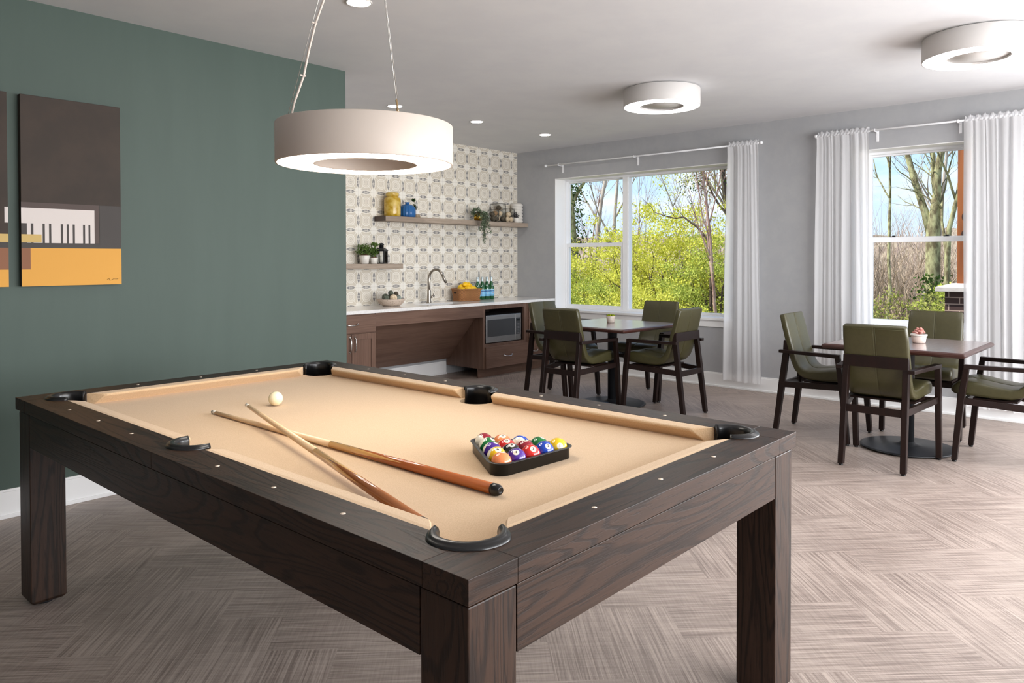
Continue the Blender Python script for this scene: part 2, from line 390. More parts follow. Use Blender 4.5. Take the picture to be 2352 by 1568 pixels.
# ------------------------------------------------------------------ windows
GX = 7.589
def window(name, o, split):
    y0, y1, z0, z1 = o
    w = link(bpy.data.objects.new(name, None)); w.location = (XW, (y0+y1)/2, z0); struct(w)
    oy, oz = (y0+y1)/2, z0
    def P(nm, mb, m, bev=.002, par=w):
        mb.v = [(p[0]-XW, p[1]-oy, p[2]-oz) for p in mb.v]; return obj(nm, mb, m, par, bev)
    t = .008
    P('jamb_lining', MB().box(XW-.002, GX, y0, y0+t, z0, z1).box(XW-.002, GX, y1-t, y1, z0, z1).box(XW-.002, GX, y0+t, y1-t, z1-t, z1), TRIM)
    P('sill', MB().box(XW-.035, GX+.02, y0-.05, y1+.01, z0-.026, z0+.002), TRIM, .004)
    P('sill_apron', MB().box(XW-.014, XW, y0-.03, y1+.005, z0-.098, z0-.026), TRIM, .003)
    f0, f1 = y0+t, y1-t; zb, zt = z0+.002, z1-t; F = .022
    fr = MB().box(GX-.01, GX+.09, f0, f0+F, zb, zt).box(GX-.01, GX+.09, f1-F, f1, zb, zt).box(GX-.01, GX+.09, f0+F, f1-F, zt-F, zt).box(GX-.01, GX+.09, f0+F, f1-F, zb, zb+F*.6)
    zones = []
    if split is None: zones.append((f0+F, f1-F, 'dh'))
    else:
        ym = split
        fr.box(GX-.012, GX+.09, ym-.036, ym+.036, zb+F*.6, zt-F)
        zones.append((ym+.036, f1-F, 'dh')); zones.append((f0+F, ym-.036, 'pic'))
    P('window_frame', fr, VINYL)
    for a, c, kind in zones:
        B, T = zb+F*.6, zt-F
        if kind == 'pic':
            s = .006
            P('glazing_bead', MB().box(GX, GX+.03, a, a+s, B, T).box(GX, GX+.03, c-s, c, B, T).box(GX, GX+.03, a+s, c-s, T-s, T).box(GX, GX+.03, a+s, c-s, B, B+s+.012), VINYL)
            P('pane', MB().box(GX+.012, GX+.016, a+s, c-s, B+s, T-s), PANE, 0)
        else:
            zm = 1.512; st = .034
            lo = P('lower_sash', MB().box(GX-.002, GX+.03, a, a+st, B, zm).box(GX-.002, GX+.03, c-st, c, B, zm).box(GX-.002, GX+.03, a+st, c-st, B, B+.042).box(GX-.006, GX+.034, a+st*.0, c-st*.0, zm, zm+.046), VINYL)
            P('pane', MB().box(GX+.012, GX+.016, a+st, c-st, B+.042, zm), PANE, 0)
            su = .016
            P('upper_sash', MB().box(GX+.04, GX+.07, a, a+su, zm+.01, T).box(GX+.04, GX+.07, c-su, c, zm+.01, T).box(GX+.04, GX+.07, a+su, c-su, T-su, T).box(GX+.04, GX+.07, a+su, c-su, zm+.01, zm+.05), VINYL)
            P('pane', MB().box(GX+.052, GX+.056, a+su, c-su, zm+.05, T-su), PANE, 0)
            for q in (.24, .76):
                yy = a+(c-a)*q
                P('sash_lock', MB().box(GX, GX+.026, yy-.022, yy+.022, zm+.046, zm+.054).box(GX+.006, GX+.018, yy-.02, yy+.004, zm+.054, zm+.062), IRON, .002)
window('window_1', O1, 4.957); window('window_2', O2, None); window('window_3', O3, -1.35)

# ------------------------------------------------------------------ pool table
TX, TY, ZR = 1.6175, 2.171, .815
hx, hy = .7275, 1.274
ZB = .772
pool = thing('pool_table', 'dark oak pool table with tan cloth and black pockets', 'pool table', (TX, TY, 0))
WD = .115                                # wooden rail width
def arc(cx, cy, r, a0, a1, n=14): return [(cx+r*math.cos(a0+(a1-a0)*k/n), cy+r*math.sin(a0+(a1-a0)*k/n)) for k in range(n+1)]
RC, RS = .152, .135                      # pocket centre offsets from the outer edge
rc, rs = .074, .070                      # cut-out radius in the wood
zt0 = ZR-.047
D = math.radians
def via(cx, cy, r, a, c, d, n=12):       # arc from point a to point c on the circle, passing the side that faces d
    a0 = math.atan2(a[1]-cy, a[0]-cx); a1 = math.atan2(c[1]-cy, c[0]-cx); m = math.atan2(d[1], d[0])
    sw = (a1-a0) % (2*PI)
    if (m-a0) % (2*PI) > sw: sw -= 2*PI
    return [(cx+r*math.cos(a0+sw*k/n), cy+r*math.sin(a0+sw*k/n)) for k in range(n+1)]
sq = lambda r, t: math.sqrt(max(0, r*r-t*t))
bx, by = .128, .118
for qx in (-1, 1):
    for qy in (-1, 1):                   # u, v run inwards from the outer corner
        pts = [(0, 0), (bx, 0)]+via(RC, RC, rc, (bx, RC-sq(rc, bx-RC)), (RC-sq(rc, by-RC), by), (-1, -1))+[(0, by)]
        obj('corner_block', MB().prism([(qx*(hx-p), qy*(hy-q)) for p, q in pts], zt0, ZR), OAK['x'], pool, .0012)
        y0 = by+.0006; yc = RC
        pts = [(0, y0)]+via(RC, yc, rc, (RC-sq(rc, y0-yc), y0), (WD, yc+sq(rc, WD-RC)), (-1, .3))
        pts += via(RS, hy, rs, (WD, hy-sq(rs, WD-RS)), (RS-rs, hy-.0004), (-1, -1))+[(0, hy-.0004)]
        obj('rail_board', MB().prism([(qx*(hx-p), qy*(hy-q)) for p, q in pts], zt0, ZR), OAK['y'], pool, .0012)
for qy in (-1, 1):
    x0 = bx+.0006
    a = via(RC, RC, rc, (x0, RC-sq(rc, x0-RC)), (RC+sq(rc, WD-RC), WD), (.3, -1))
    pl = [(-hx+x0, 0)]+[(-hx+p, q) for p, q in a]+[(hx-p, q) for p, q in reversed(a)]+[(hx-x0, 0)]
    obj('rail_board', MB().prism([(p, qy*(hy-q)) for p, q in pl], zt0, ZR), OAK['x'], pool, .0012)
LG = .125
for q in (-1, 1):
    e0 = hx-.011; e1 = hy-.011
    obj('apron', MB().box(*sorted((q*e0, q*(e0-.028))), -hy+.01+LG+.003, hy-.01-LG-.003, .633, .760), OAK['y'], pool, .0012)
    obj('apron', MB().box(-hx+.01+LG+.003, hx-.01-LG-.003, *sorted((q*e1, q*(e1-.028))), .633, .760), OAK['x'], pool, .0012)
for qx in (-1, 1):
    for qy in (-1, 1):
        cx_, cy_ = qx*(hx-.01-LG/2), qy*(hy-.01-LG/2)
        b0 = LG/2; b1 = LG/2-.012
        ring = lambda h, z: [(cx_-h, cy_-h, z), (cx_+h, cy_-h, z), (cx_+h, cy_+h, z), (cx_-h, cy_+h, z)]
        lg = obj('leg', MB().loft([ring(b1, .014), ring(b0, .026), ring(b0, .760)], smooth=False), OAK['z'], pool, .003)
        obj('foot', MB().lathe([(.03, 0), (.036, .004), (.036, .014), (.02, .016)], 20, T=Matrix.Translation((cx_, cy_, 0))), IRON, lg)
obj('sub_frame', MB().box(-hx+.05, hx-.05, -hy+.05, hy-.05, .66, .735), OAK['y'], pool)
sf = MB(); k_ = .03
sf.box(-hx+k_, hx-k_, -hy+k_, -hy+.07, .735, .7675).box(-hx+k_, hx-k_, hy-.07, hy-k_, .735, .7675).box(-hx+k_, -hx+.06, -hy+.07, hy-.07, .735, .7675).box(hx-.06, hx-k_, -hy+.07, hy-.07, .735, .7675)
obj('shadow_gap_filler', sf, BLACK, pool)  # black filler added so the gap under the rails looks like dark shade
ix, iy, rb, rs2 = hx-WD+.005, hy-WD+.005, .066, .074
kx, ky, c0 = hx-RC, hy-RC, hx-RS
bp = []
for kind in ((1, -1), (1, 0), (1, 1), (-1, 1), (-1, 0), (-1, -1)):
    sx_, sy_ = kind
    if sy_ == 0:
        t = sq(rs2, ix-c0); bp += via(sx_*c0, 0, rs2, (sx_*ix, -sx_*t), (sx_*ix, sx_*t), (-sx_, 0)); continue
    A = (sx_*(kx-sq(rb, iy-ky)), sy_*iy); B = (sx_*ix, sy_*(ky-sq(rb, ix-kx)))
    if sx_*sy_ > 0: A, B = B, A
    bp += via(sx_*kx, sy_*ky, rb, A, B, (-sx_, -sy_))
obj('cloth_bed', MB().prism(bp, .742, ZB), CLOTH, pool)
# pocket liners
def liner(c, ax, half, R0):
    pr = [(R0*.66, -.095), (R0*.67, -.02), (R0*.66, -.002), (R0*.69, .006), (R0*.75, .0105), (R0*.83, .0115), (R0*.905, .0088), (R0*.93, .005), (R0*.97, .0055), (R0, .0005), (R0, -.004), (R0*.82, -.006), (R0*.80, -.095)]
    n = 26; rings = []
    for k in range(n+1):
        a = ax-half+2*half*k/n; s_ = 1 if 0 < k < n else .999
        tp = min(1, .35+min(k, n-k)/n*3.2)                       # the lip thins towards its two tips
        rings.append([(c[0]+(r if z < -.01 else R0*.77+(r-R0*.77)*(tp if r > R0*.77 else 1))*math.cos(a), c[1]+(r if z < -.01 else R0*.77+(r-R0*.77)*(tp if r > R0*.77 else 1))*math.sin(a), ZR+z) for r, z in pr])
    return MB().loft(rings, True, True)
for sx_ in (-1, 1):
    for sy_ in (-1, 1):
        obj('pocket', liner((sx_*kx, sy_*ky), math.atan2(sy_, sx_), D(107), .091), BLACK, pool)
    obj('pocket', liner((sx_*c0, 0), 0 if sx_ > 0 else PI, D(93), .088), BLACK, pool)
# cushions: section in (inward distance, height), ends mitred
def cushion(p0, p1, inn, c0, c1):        # along p0->p1, inn = inward normal, c0,c1 end mitres (m per m)
    sec = [(WD-.002, ZR-.001), (WD+.012, ZR-.0005), (WD+.045, ZR-.003), (WD+.051, ZR-.006), (WD+.049, ZR-.013), (WD+.026, ZB+.004), (WD+.022, ZB-.002), (WD-.002, ZB-.002)]
    p0 = Vector(p0); p1 = Vector(p1); d = (p1-p0).normalized(); n = Vector(inn); rings = []
    for end, cc, sg in ((p0, c0, 1), (p1, c1, -1)):
        rings.append([(*(end+n*s_+d*sg*cc*(s_-WD)), z) for s_, z in sec])
    L = (p1-p0).length
    r2 = []
    for t in (0, .012/L, .5, 1-.012/L, 1):
        r2.append([tuple(Vector(rings[0][i]).lerp(Vector(rings[1][i]), t) + (Vector((*(-n*.004), -.002)) if t in (0, 1) and i in (2, 3, 4) else Vector((0, 0, 0)))) for i in range(len(sec))])
    o = obj('cushion', MB().loft(r2, True, True, smooth=False), CLOTH, pool, .004)
MC = 1.0; MS = .38; jc = .222; js = .083
for sx_ in (-1, 1):
    X0 = sx_*hx
    for sy_ in (-1, 1):
        a = (X0, sy_*(hy-jc)); b_ = (X0, sy_*js)
        cushion(a, b_, (-sx_, 0), MC, MS)
for sy_ in (-1, 1): cushion((-hx+jc, sy_*hy), (hx-jc, sy_*hy), (0, -sy_), MC, MC)
# sights inlaid in the rails
for sx_ in (-1, 1):
    for k in (-3, -2, -1, 1, 2, 3):
        obj('sight', MB().lathe([(.0062, 0), (.0062, .0006), (.0001, .0008)], 14, T=Matrix.Translation((sx_*(hx-.056), k*.279, ZR-.0002))), PEARL, pool)
for sy_ in (-1, 1):
    for k in (-1, 0, 1):
        obj('sight', MB().lathe([(.0062, 0), (.0062, .0006), (.0001, .0008)], 14, T=Matrix.Translation((k*.281, sy_*(hy-.057), ZR-.0002))), PEARL, pool)

# ------------------------------------------------------------------ balls, rack, cues
RB = .0286
def ball_mat(name, col, stripe):
    m, b, nt = mat('ball_'+name, col, .08)
    x, y, z, _ = coords(nt)
    iv = srgb(240, 232, 212)
    if stripe:
        c = mixc(nt, z.abs().lt(.0166), iv, col)
    else: c = col
    c = mixc(nt, (y*y+z*z).lt(.0092**2)*x.abs().gt(.01), c, iv)
    nt.links.new(c, b.inputs['Base Color']); b.inputs['Coat Weight'].default_value = .5; b.inputs['Coat Roughness'].default_value = .03
    return m
INK = plain('ball_number_ink', srgb(22, 20, 20), .2)
YEL, BLU, RED, PUR, ORA, GRN, MAR, BLK = srgb(246, 200, 20), srgb(16, 66, 178), srgb(222, 42, 34), srgb(70, 30, 140), srgb(240, 140, 84), srgb(8, 112, 48), srgb(142, 14, 36), srgb(20, 19, 20)
CN = {1: ('yellow', YEL), 2: ('blue', BLU), 3: ('red', RED), 4: ('purple', PUR), 5: ('orange', ORA), 6: ('green', GRN), 7: ('maroon', MAR), 8: ('black', BLK)}
Fh = Vector((math.cos(yaw), math.sin(yaw), 0)); Rh = Vector((math.sin(yaw), -math.cos(yaw), 0)); Zh = Vector((0, 0, 1))
def make_ball(num, loc, nd, sax):
    base = (num-1) % 8+1; nm, col = CN[base]; st = num > 8
    lab = f'glossy {nm} striped white billiard ball numbered {num} in the black rack' if st else f'glossy solid {nm} billiard ball numbered {num} in the black rack'
    b = tag(obj('billiard_ball', MB().sphere((0, 0, 0), RB, 40, 24), ball_mat(str(num), col, st)), lab, 'billiard ball', 'billiard balls in the rack')
    xd = nd.normalized(); zd = (sax-xd*sax.dot(xd)).normalized(); yd = zd.cross(xd)
    b.matrix_world = Matrix(((xd.x, yd.x, zd.x, loc[0]), (xd.y, yd.y, zd.y, loc[1]), (xd.z, yd.z, zd.z, loc[2]), (0, 0, 0, 1)))
    vs, fs = text_mesh(str(num), .0105 if num < 10 else .0088, .0003)
    for s_ in (1, -1):
        mb = MB(); out = []
        for (px, py, _z) in vs:
            q = Vector((1, px, py)); r_ = RB+.0004; t = math.sqrt(max(0, r_*r_-px*px-py*py))
            out.append((s_*t, s_*px, py))
        mb.add(out, fs); o = obj('ball_number', mb, INK, b)
a1 = D(-4); e1 = Vector((math.cos(a1), math.sin(a1), 0)); e2 = Vector((math.cos(a1+PI/3), math.sin(a1+PI/3), 0))
B0 = Vector((1.507, 1.388, ZB+RB+.0005))
grid = {5: (0, 0), 4: (1, 0), 3: (2, 0), 2: (3, 0), 1: (4, 0), 9: (0, 1), 8: (1, 1), 7: (2, 1), 6: (3, 1), 12: (0, 2), 11: (1, 2), 10: (2, 2), 14: (0, 3), 13: (1, 3), 15: (0, 4)}
NDIR = {1: (.18, .40, .9), 2: (.36, .67, .65), 3: (.25, .74, .62), 4: (-.03, .78, .62), 5: (.05, 1, -.12), 9: (.15, .86, .48), 8: (.05, .93, .34), 7: (.0, .98, .05), 6: (.35, .93, -.05),
        12: (.35, .93, -.1), 11: (.05, .9, .42), 10: (.1, .97, -.25), 14: (.5, .85, .1), 13: (.1, .93, .35), 15: (.4, -.75, .5)}
SAX = {9: (-.95, .2, -.3), 12: (-.95, .1, -.3), 14: (-.95, 0, -.25), 15: (-.72, .1, .68), 13: (-.1, .3, -1), 11: (-.1, .3, -1), 10: (.3, .2, -1)}
PB = 2*RB+.0003
for num, (i, j) in grid.items():
    p = B0+e1*(PB*i)+e2*(PB*j); r_, u_, t_ = NDIR[num]
    nd = Rh*r_+Zh*u_-Fh*t_
    s_ = SAX.get(num, (0, .5, -1)); sv = Rh*s_[0]+Zh*s_[1]-Fh*s_[2]
    if num <= 8: sv = Zh-Fh*-.6
    make_ball(num, p, nd, sv)
cb = tag(obj('cue_ball', MB().sphere((0, 0, 0), RB, 40, 24), plain('cue_ball_ivory', srgb(238, 226, 190), .1, Coat_Weight=.5)), 'plain ivory white cue ball alone on the tan cloth', 'billiard ball')
cb.location = (1.600, 2.708, ZB+RB+.0005)
rk = MB(); c5, c1, c15 = B0, B0+e1*PB*4, B0+e2*PB*4
prof = [(RB+.0016, .0008), (RB+.0016, .0335), (RB+.0030, .0355), (RB+.0125, .0355), (RB+.0135, .0345), (RB+.0125, .0335), (RB+.0066, .0325), (RB+.0062, .0008)]
rings = []
for c, st in ((c5, a1+PI+PI/6), (c1, a1-PI/2), (c15, a1+PI/6)):
    for k in range(11):
        t = st+2*PI/3*k/10 if False else st+(2*PI/3)*k/10
        rings.append([(c.x+d_*math.cos(t), c.y+d_*math.sin(t), ZB+z) for d_, z in prof])
# corner arcs: each corner turns 120 degrees, starting square to the previous side
rings = []
for c, st in ((c5, a1+D(150)), (c1, a1-D(90)), (c15, a1+D(30))):
    for k in range(11): 
        t = st+D(120)*k/10; rings.append([(c.x+d_*math.cos(t), c.y+d_*math.sin(t), ZB+z) for d_, z in prof])
rings.append(rings[0])
tag(obj('ball_rack', rk.loft(rings, True, False), RACKM), 'black plastic triangle rack holding fifteen balls on the table', 'ball rack')

MAPLE = mottled('pale_maple_shaft', srgb(222, 190, 150), srgb(212, 178, 136), 30, .25, stretch=(1, 1, .03))
FORE = mottled('golden_maple_forearm', srgb(216, 166, 96), srgb(206, 154, 84), 30, .2, stretch=(1, 1, .03))
def cue(name, label, tip, butt, butt_c1, butt_c2, mark, prong_rot):
    tip, butt = Vector(tip), Vector(butt); ax = (butt-tip); L = ax.length
    c = thing(name, label, 'pool cue', tip, 0, 'two crossed cues on the table')
    c.rotation_euler = ax.to_track_quat('Z', 'Y').to_euler()
    r = lambda z: .0065+(.0145-.0065)*(z/L)**.9
    seg = 20
    obj('tip', MB().lathe([(.004, 0), (.006, .002), (.0063, .007)], seg), plain(name+'_tip_leather', srgb(70, 84, 92), .8), c)
    obj('ferrule', MB().lathe([(.0064, .007), (.0066, .030)], seg), plain(name+'_ferrule', srgb(232, 226, 214), .3), c)
    zf = L*.52
    obj('shaft', MB().lathe([(r(.03), .030), (r(.2), .2), (r(zf), zf)], seg), MAPLE, c)
    # spliced butt: pale points run into the coloured wood
    m, b, nt = mat(name+'_spliced_butt', butt_c1, .16, Coat_Weight=.6)
    x, y, z, _ = coords(nt)
    t = X.op('ARCTAN2', y, x)*(2/PI)+prong_rot
    saw = ((t.mod(1))-.5).abs()*2                  # 0..1 four points around
    lim = saw*.17*L+(zf+.07*L)
    g = noise(nt, vec(nt, x*60, y*60, z*3), 1, 2)
    wood = mixc(nt, g, butt_c1, butt_c2); pale = mixc(nt, g, srgb(220, 172, 104), srgb(208, 156, 88))
    nt.links.new(mixc(nt, z.gt(lim), pale, wood), b.inputs['Base Color'])
    obj('butt', MB().lathe([(r(zf), zf), (r(zf+.2), zf+.2), (r(L-.03), L-.028)], seg), m, c)
    obj('bumper', MB().lathe([(.0146, L-.028), (.0150, L-.018), (.0140, L-.008), (.0105, L-.002), (.009, L), (.006, L-.002)], seg), BLACK, c)
    if mark:
        vs, fs = text_mesh('X', .014, .0004); vs2, fs2 = text_mesh('co', .007, .0002)
        mb = MB()
        for V_, F_, dz in ((vs, fs, 0), (vs2, fs2, .011)):
            out = []
            for px, py, _z in V_:
                zz = L*.585-px+dz*-1; rr = r(zz)+.0003; a = (py)/rr+mark; out.append((rr*math.cos(a), rr*math.sin(a), zz))
            mb.add(out, F_)
        obj('maker_mark', mb, INK, c)
    return c
cue('pool_cue', 'pool cue with reddish orange butt and black bumper, lying flat underneath', (1.357, 2.752, ZB+.0072), (1.352, 1.247, ZB+.0152), srgb(178, 94, 26), srgb(140, 66, 14), PI*.5, .35)
cue('pool_cue', 'pool cue with brown butt lying across the other cue, tip raised', (1.404, 2.580, ZB+.049), (1.0640, 1.196, ZB+.0150), srgb(160, 98, 46), srgb(126, 70, 30), None, .1)

# ------------------------------------------------------------------ lamps
def drum(name, label, loc, D_, hgt, Din, mats, group=None, em=8, seg=72):
    t = thing(name, label, 'ceiling lamp', loc, 0, group)
    R0, R1 = D_/2, Din/2
    obj('outer_shell', MB().lathe([(R0-.006, 0), (R0-.001, .0), (R0, .003), (R0, hgt-.003), (R0-.003, hgt), (R0-.008, hgt)], seg, caps=False), mats, t)
    obj('top_plate', MB().lathe([(R1+.004, hgt-.001), (R0-.007, hgt-.001), (R0-.007, hgt-.006), (R1+.004, hgt-.006), (R1+.004, hgt-.001)], seg, caps=False), mats, t)
    obj('inner_shell', MB().lathe([(R1+.004, hgt-.002), (R1, hgt-.004), (R1, .004), (R1+.002, .001), (R1+.005, .001)], seg, caps=False), mats, t)
    obj('diffuser', MB().lathe([(R1+.005, .004), (R1+.012, .001), (R0-.012, .001), (R0-.006, .004), (R0-.006, .009), (R1+.005, .009), (R1+.005, .004)], seg, caps=False), emit(name+'_glow', (1, .93, .84, 1) if em == L_PENDANT else (1, .985, .965, 1), em), t)
    return t
PC = (1.605, 2.118)
pend = drum('pendant_lamp', 'round cream ring pendant lamp hanging over the pool table', (*PC, 1.688), .606, .136, .345, WHITE, None, L_PENDANT)
top = 2.75-1.688
obj('canopy', MB().lathe([(.06, top), (.06, top-.022), (.052, top-.028), (.001, top-.028)], 32), WHITE, pend)
WIRE = plain('steel_suspension_wire', srgb(190, 186, 178), .35, .7)
for a, rr in ((D(-107), .29), (D(24), .29), (D(127), .29)):
    ex, ey = rr*math.cos(a), rr*math.sin(a); q = Vector((ex, ey, .136)); w = Vector((.035*math.cos(a), .035*math.sin(a), top-.02))
    obj('suspension_wire', MB().tube([q, w], .0011, 6), WIRE, pend)
    dd = (w-q).normalized()
    obj('wire_gripper', MB().tube([q-dd*.002, q+dd*.012, q+dd*.04, q+dd*.046], [.0045, .0035, .0035, .001], 8), plain('brass_gripper', srgb(176, 150, 112), .3, .8), pend)
a = D(125); q = Vector((.282*math.cos(a), .282*math.sin(a), .136)); w = Vector((.02*math.cos(a), .02*math.sin(a), top-.02))
pts = [q.lerp(w, k/10)+Vector((math.cos(a), math.sin(a), 0))*(.007*math.sin(k*2.1)*(1 if 0 < k < 10 else 0)-.004*(k % 3 == 1)) for k in range(11)]
cd = obj('power_cord', MB().tube(pts, .0042, 8), WHITE, pend)
for k in (2, 4, 6, 8):
    obj('cable_tie', MB().tube([pts[k]-Vector((0, 0, .003)), pts[k]+Vector((0, 0, .003))], .0066, 8).box(pts[k].x-.014, pts[k].x, pts[k].y-.002, pts[k].y+.002, pts[k].z-.002, pts[k].z+.003), WHITE, cd)
def flush(loc, label):
    t = drum('flush_ceiling_lamp', label, (loc[0], loc[1], ZC-.145), .62, .137, .345, LAMPW, 'drum lamps on the ceiling', L_FLUSH)
    obj('ceiling_mount', MB().lathe([(.24, .134), (.24, .145)], 40), LAMPW, t)
    obj('centre_plate', MB().lathe([(.001, .014), (.172, .014), (.172, .020), (.001, .020)], 48), LAMPW, t)
flush((5.40, 3.18), 'white drum ceiling lamp in front of the wider window')
flush((5.42, .95), 'white drum ceiling lamp in front of the narrower curtained window')
DN = [(2.476, 3.322, 'round recessed downlight nearest the green wall'), (4.361, 5.322, 'round recessed downlight behind the pendant cable'), (5.405, 5.308, 'round recessed downlight over the counter between two other downlights'), (6.485, 5.300, 'round recessed downlight nearest the window wall')]
for x_, y_, lb in DN:
    t = thing('recessed_downlight', lb, 'downlight', (x_, y_, ZC), 0, 'downlights in the ceiling')
    obj('trim_ring', MB().lathe([(.060, -.002), (.064, -.006), (.071, -.005), (.073, 0)], 36, caps=False), LAMPW, t)
    obj('lens', MB().lathe([(.061, -.003), (.001, -.0045)], 36), emit('downlight_glow', (1, .96, .9, 1), L_DOWN), t)

# ------------------------------------------------------------------ canvases on the green wall
CD, CB, CKEY, CY1, CBR, CTAN = [plain('paint_'+n, srgb(*c), .6) for n, c in (('charcoal', (46, 38, 33)), ('umber', (66, 49, 42)), ('key_white', (206, 197, 192)), ('amber', (208, 148, 46)), ('russet', (126, 76, 42)), ('straw', (190, 160, 92)))]
CANV = mottled('canvas_charcoal', srgb(58, 47, 39), srgb(51, 42, 35), 6, .75)
EDGE = plain('canvas_edge_dark', srgb(24, 22, 20), .8)
PY = YG-.04
c = thing('canvas_painting', 'tall brown and amber canvas with white piano key shapes and signature', 'painting', (1.467, YG-.001, 1.73))
def CP(nm, rects, m, par, dy=0.0):
    mb = MB()
    for (x0, x1, z0, z1) in rects: mb.box(x0-1.467, x1-1.467, -.0402-dy, -.0398-dy, z0-1.73, z1-1.73)
    return obj(nm, mb, m, par)
L_, R_, B_, T_ = 1.217, 1.717, 1.220, 2.238
obj('stretched_canvas', MB().box(L_-1.467, R_-1.467, -.0395, 0, B_-1.73, T_-1.73), [CANV], c, .002)
CP('amber_band', [(L_, R_, B_, 1.424)], CY1, c); CP('dark_band', [(L_, R_, 1.424, 1.452)], CD, c); CP('dark_field', [(1.60, R_, 1.452, 1.668)], CD, c)
CP('umber_border', [(L_, 1.601, 1.638, 1.668), (1.575, 1.601, 1.454, 1.638)], CB, c)
KB = 1.452
keys = [(L_, 1.575, 1.556, 1.638)]
ed = [1.236, 1.246, 1.254, 1.263, 1.309, 1.322, 1.338, 1.350, 1.396, 1.408, 1.426, 1.438, 1.455, 1.466, 1.512, 1.522, 1.540, 1.552]
blk = [(1.217, 1.243), (1.261, 1.273), (1.316, 1.327), (1.347, 1.358), (1.404, 1.415), (1.433, 1.444), (1.463, 1.474), (1.515, 1.526), (1.543, 1.553)]
cur = 1.243
wk = []
for b0_, b1_ in blk[1:]: wk.append((cur, b0_, KB, 1.556)); cur = b1_
wk.append((cur, 1.575, KB, 1.556))
CP('white_keys', keys+wk, CKEY, c, .0001); CP('dark_keys', [(b0_, b1_, KB, 1.556) for b0_, b1_ in blk], CD, c, .0001)
CP('straw_block', [(L_, 1.311, 1.454, 1.497)], CTAN, c, .0004); CP('russet_block', [(L_, 1.259, 1.310, 1.424)], CBR, c, .0003)
sg = MB(); sp = [(1.638+.0085*k+.004*math.sin(k*2.3), -.0412, 1.247+.008*math.sin(k*1.9)*(1 if k < 4 else .35)+k*.0008) for k in range(9)]
sg.tube([(p[0]-1.467, p[1], p[2]-1.73) for p in sp], .0008, 5)
obj('signature', sg, EDGE, c)
c2 = thing('canvas_painting', 'second canvas with dark, white, straw and amber blocks, cut off by picture edge', 'painting', (.90, YG-.001, 1.73))
def CQ(nm, rects, m, dy=0):
    mb = MB()
    for (x0, x1, z0, z1) in rects: mb.box(x0-.9, x1-.9, -.0402-dy, -.0398-dy, z0-1.73, z1-1.73)
    obj(nm, mb, m, c2)
obj('stretched_canvas', MB().box(.655-.9, 1.158-.9, -.0395, 0, B_-1.73, T_-1.73), [CANV], c2, .002)
CQ('amber_band', [(.655, 1.158, B_, 1.31)], CY1); CQ('russet_block', [(.655, 1.158, 1.31, 1.424)], CBR); CQ('dark_band', [(.655, 1.158, 1.424, 1.454)], CD)
CQ('straw_block', [(.655, 1.158, 1.454, 1.497)], CTAN, .0003); CQ('white_keys', [(1.142, 1.158, 1.556, 1.638)], CKEY)

# ------------------------------------------------------------------ kitchenette
CF = 5.877; CY = 5.902
def handle(par, p, axis, ln, up=False):
    mb = MB(); x_, y_, z_ = p; n = 9; pts = []
    for k in range(n):
        t = -1+2*k/(n-1); h = .022*(1-t**4)
        pts.append((x_+(t*ln/2 if axis == 'x' else 0), y_-.004-h, z_+(t*ln/2 if axis == 'z' else -.010*(1-t*t))))
    mb.tube(pts, [.0065, .0055, .0045, .0048, .0055, .0048, .0045, .0055, .0065], 8)
    for q in (pts[0], pts[-1]): mb.sphere((q[0], y_-.004, q[2]), .010, 10, 6, sc=(1, .6, 1))
    obj('handle', mb, CHROME, par)
CZ = .832
def cab(label, x0, x1, name='base_cabinet'):
    return thing('sink_cabinet' if name == 'sink_base' else name, label, 'cabinet', (0, 0, 0), 0)
def shaker(t, nm, x0, x1, z0, z1):
    fr = .055; d = obj(nm, MB().box(x0, x0+fr, CY-.02, CY, z0, z1).box(x1-fr, x1, CY-.02, CY, z0, z1).box(x0+fr, x1-fr, CY-.02, CY, z1-fr, z1).box(x0+fr, x1-fr, CY-.02, CY, z0, z0+fr), CAB['z'], t, .0015)
    obj('recessed_panel', MB().box(x0+fr, x1-fr, CY-.012, CY-.002, z0+fr, z1-fr), CAB['z'], d)
    return d
t = cab('brown base cabinet with one drawer over two doors beside green wall', 3.99, 4.58)
obj('carcass', MB().box(3.985, 4.578, CY+.001, YT-.002, .106, CZ).box(3.985, 4.578, CY+.06, YT-.002, 0, .106), CAB['z'], t)
d = obj('drawer_front', MB().box(3.992, 4.572, CY-.02, CY, .652, .822), CAB['x'], t, .002); handle(d, (4.285, CY-.02, .738), 'x', .14)
d = shaker(t, 'door', 3.992, 4.280, .112, .644); handle(d, (4.262, CY-.02, .545), 'z', .14)
d = shaker(t, 'door', 4.284, 4.572, .112, .644); handle(d, (4.318, CY-.02, .545), 'z', .14)
t = cab('brown open knee space under the sink with apron and sloping panel', 4.58, 6.10, 'sink_base')
obj('apron', MB().box(4.580, 6.098, CY-.01, CY+.012, .700, CZ), CAB['x'], t, .001)
obj('knee_panel', MB().add([(4.58, CY+.10, .70), (6.098, CY+.10, .70), (6.098, 6.46, .185), (4.58, 6.46, .185), (4.58, CY+.12, .70), (6.098, CY+.12, .70), (6.098, 6.48, .185), (4.58, 6.48, .185)], [(0, 1, 2, 3), (7, 6, 5, 4), (0, 4, 5, 1), (1, 5, 6, 2), (2, 6, 7, 3), (3, 7, 4, 0)]), CAB['x'], t)
t = cab('brown cabinet with open microwave niche above one drawer', 6.10, 6.87)
x0, x1 = 6.100, 6.868; ny0, ny1 = .386, .786; nx0, nx1 = 6.138, 6.812
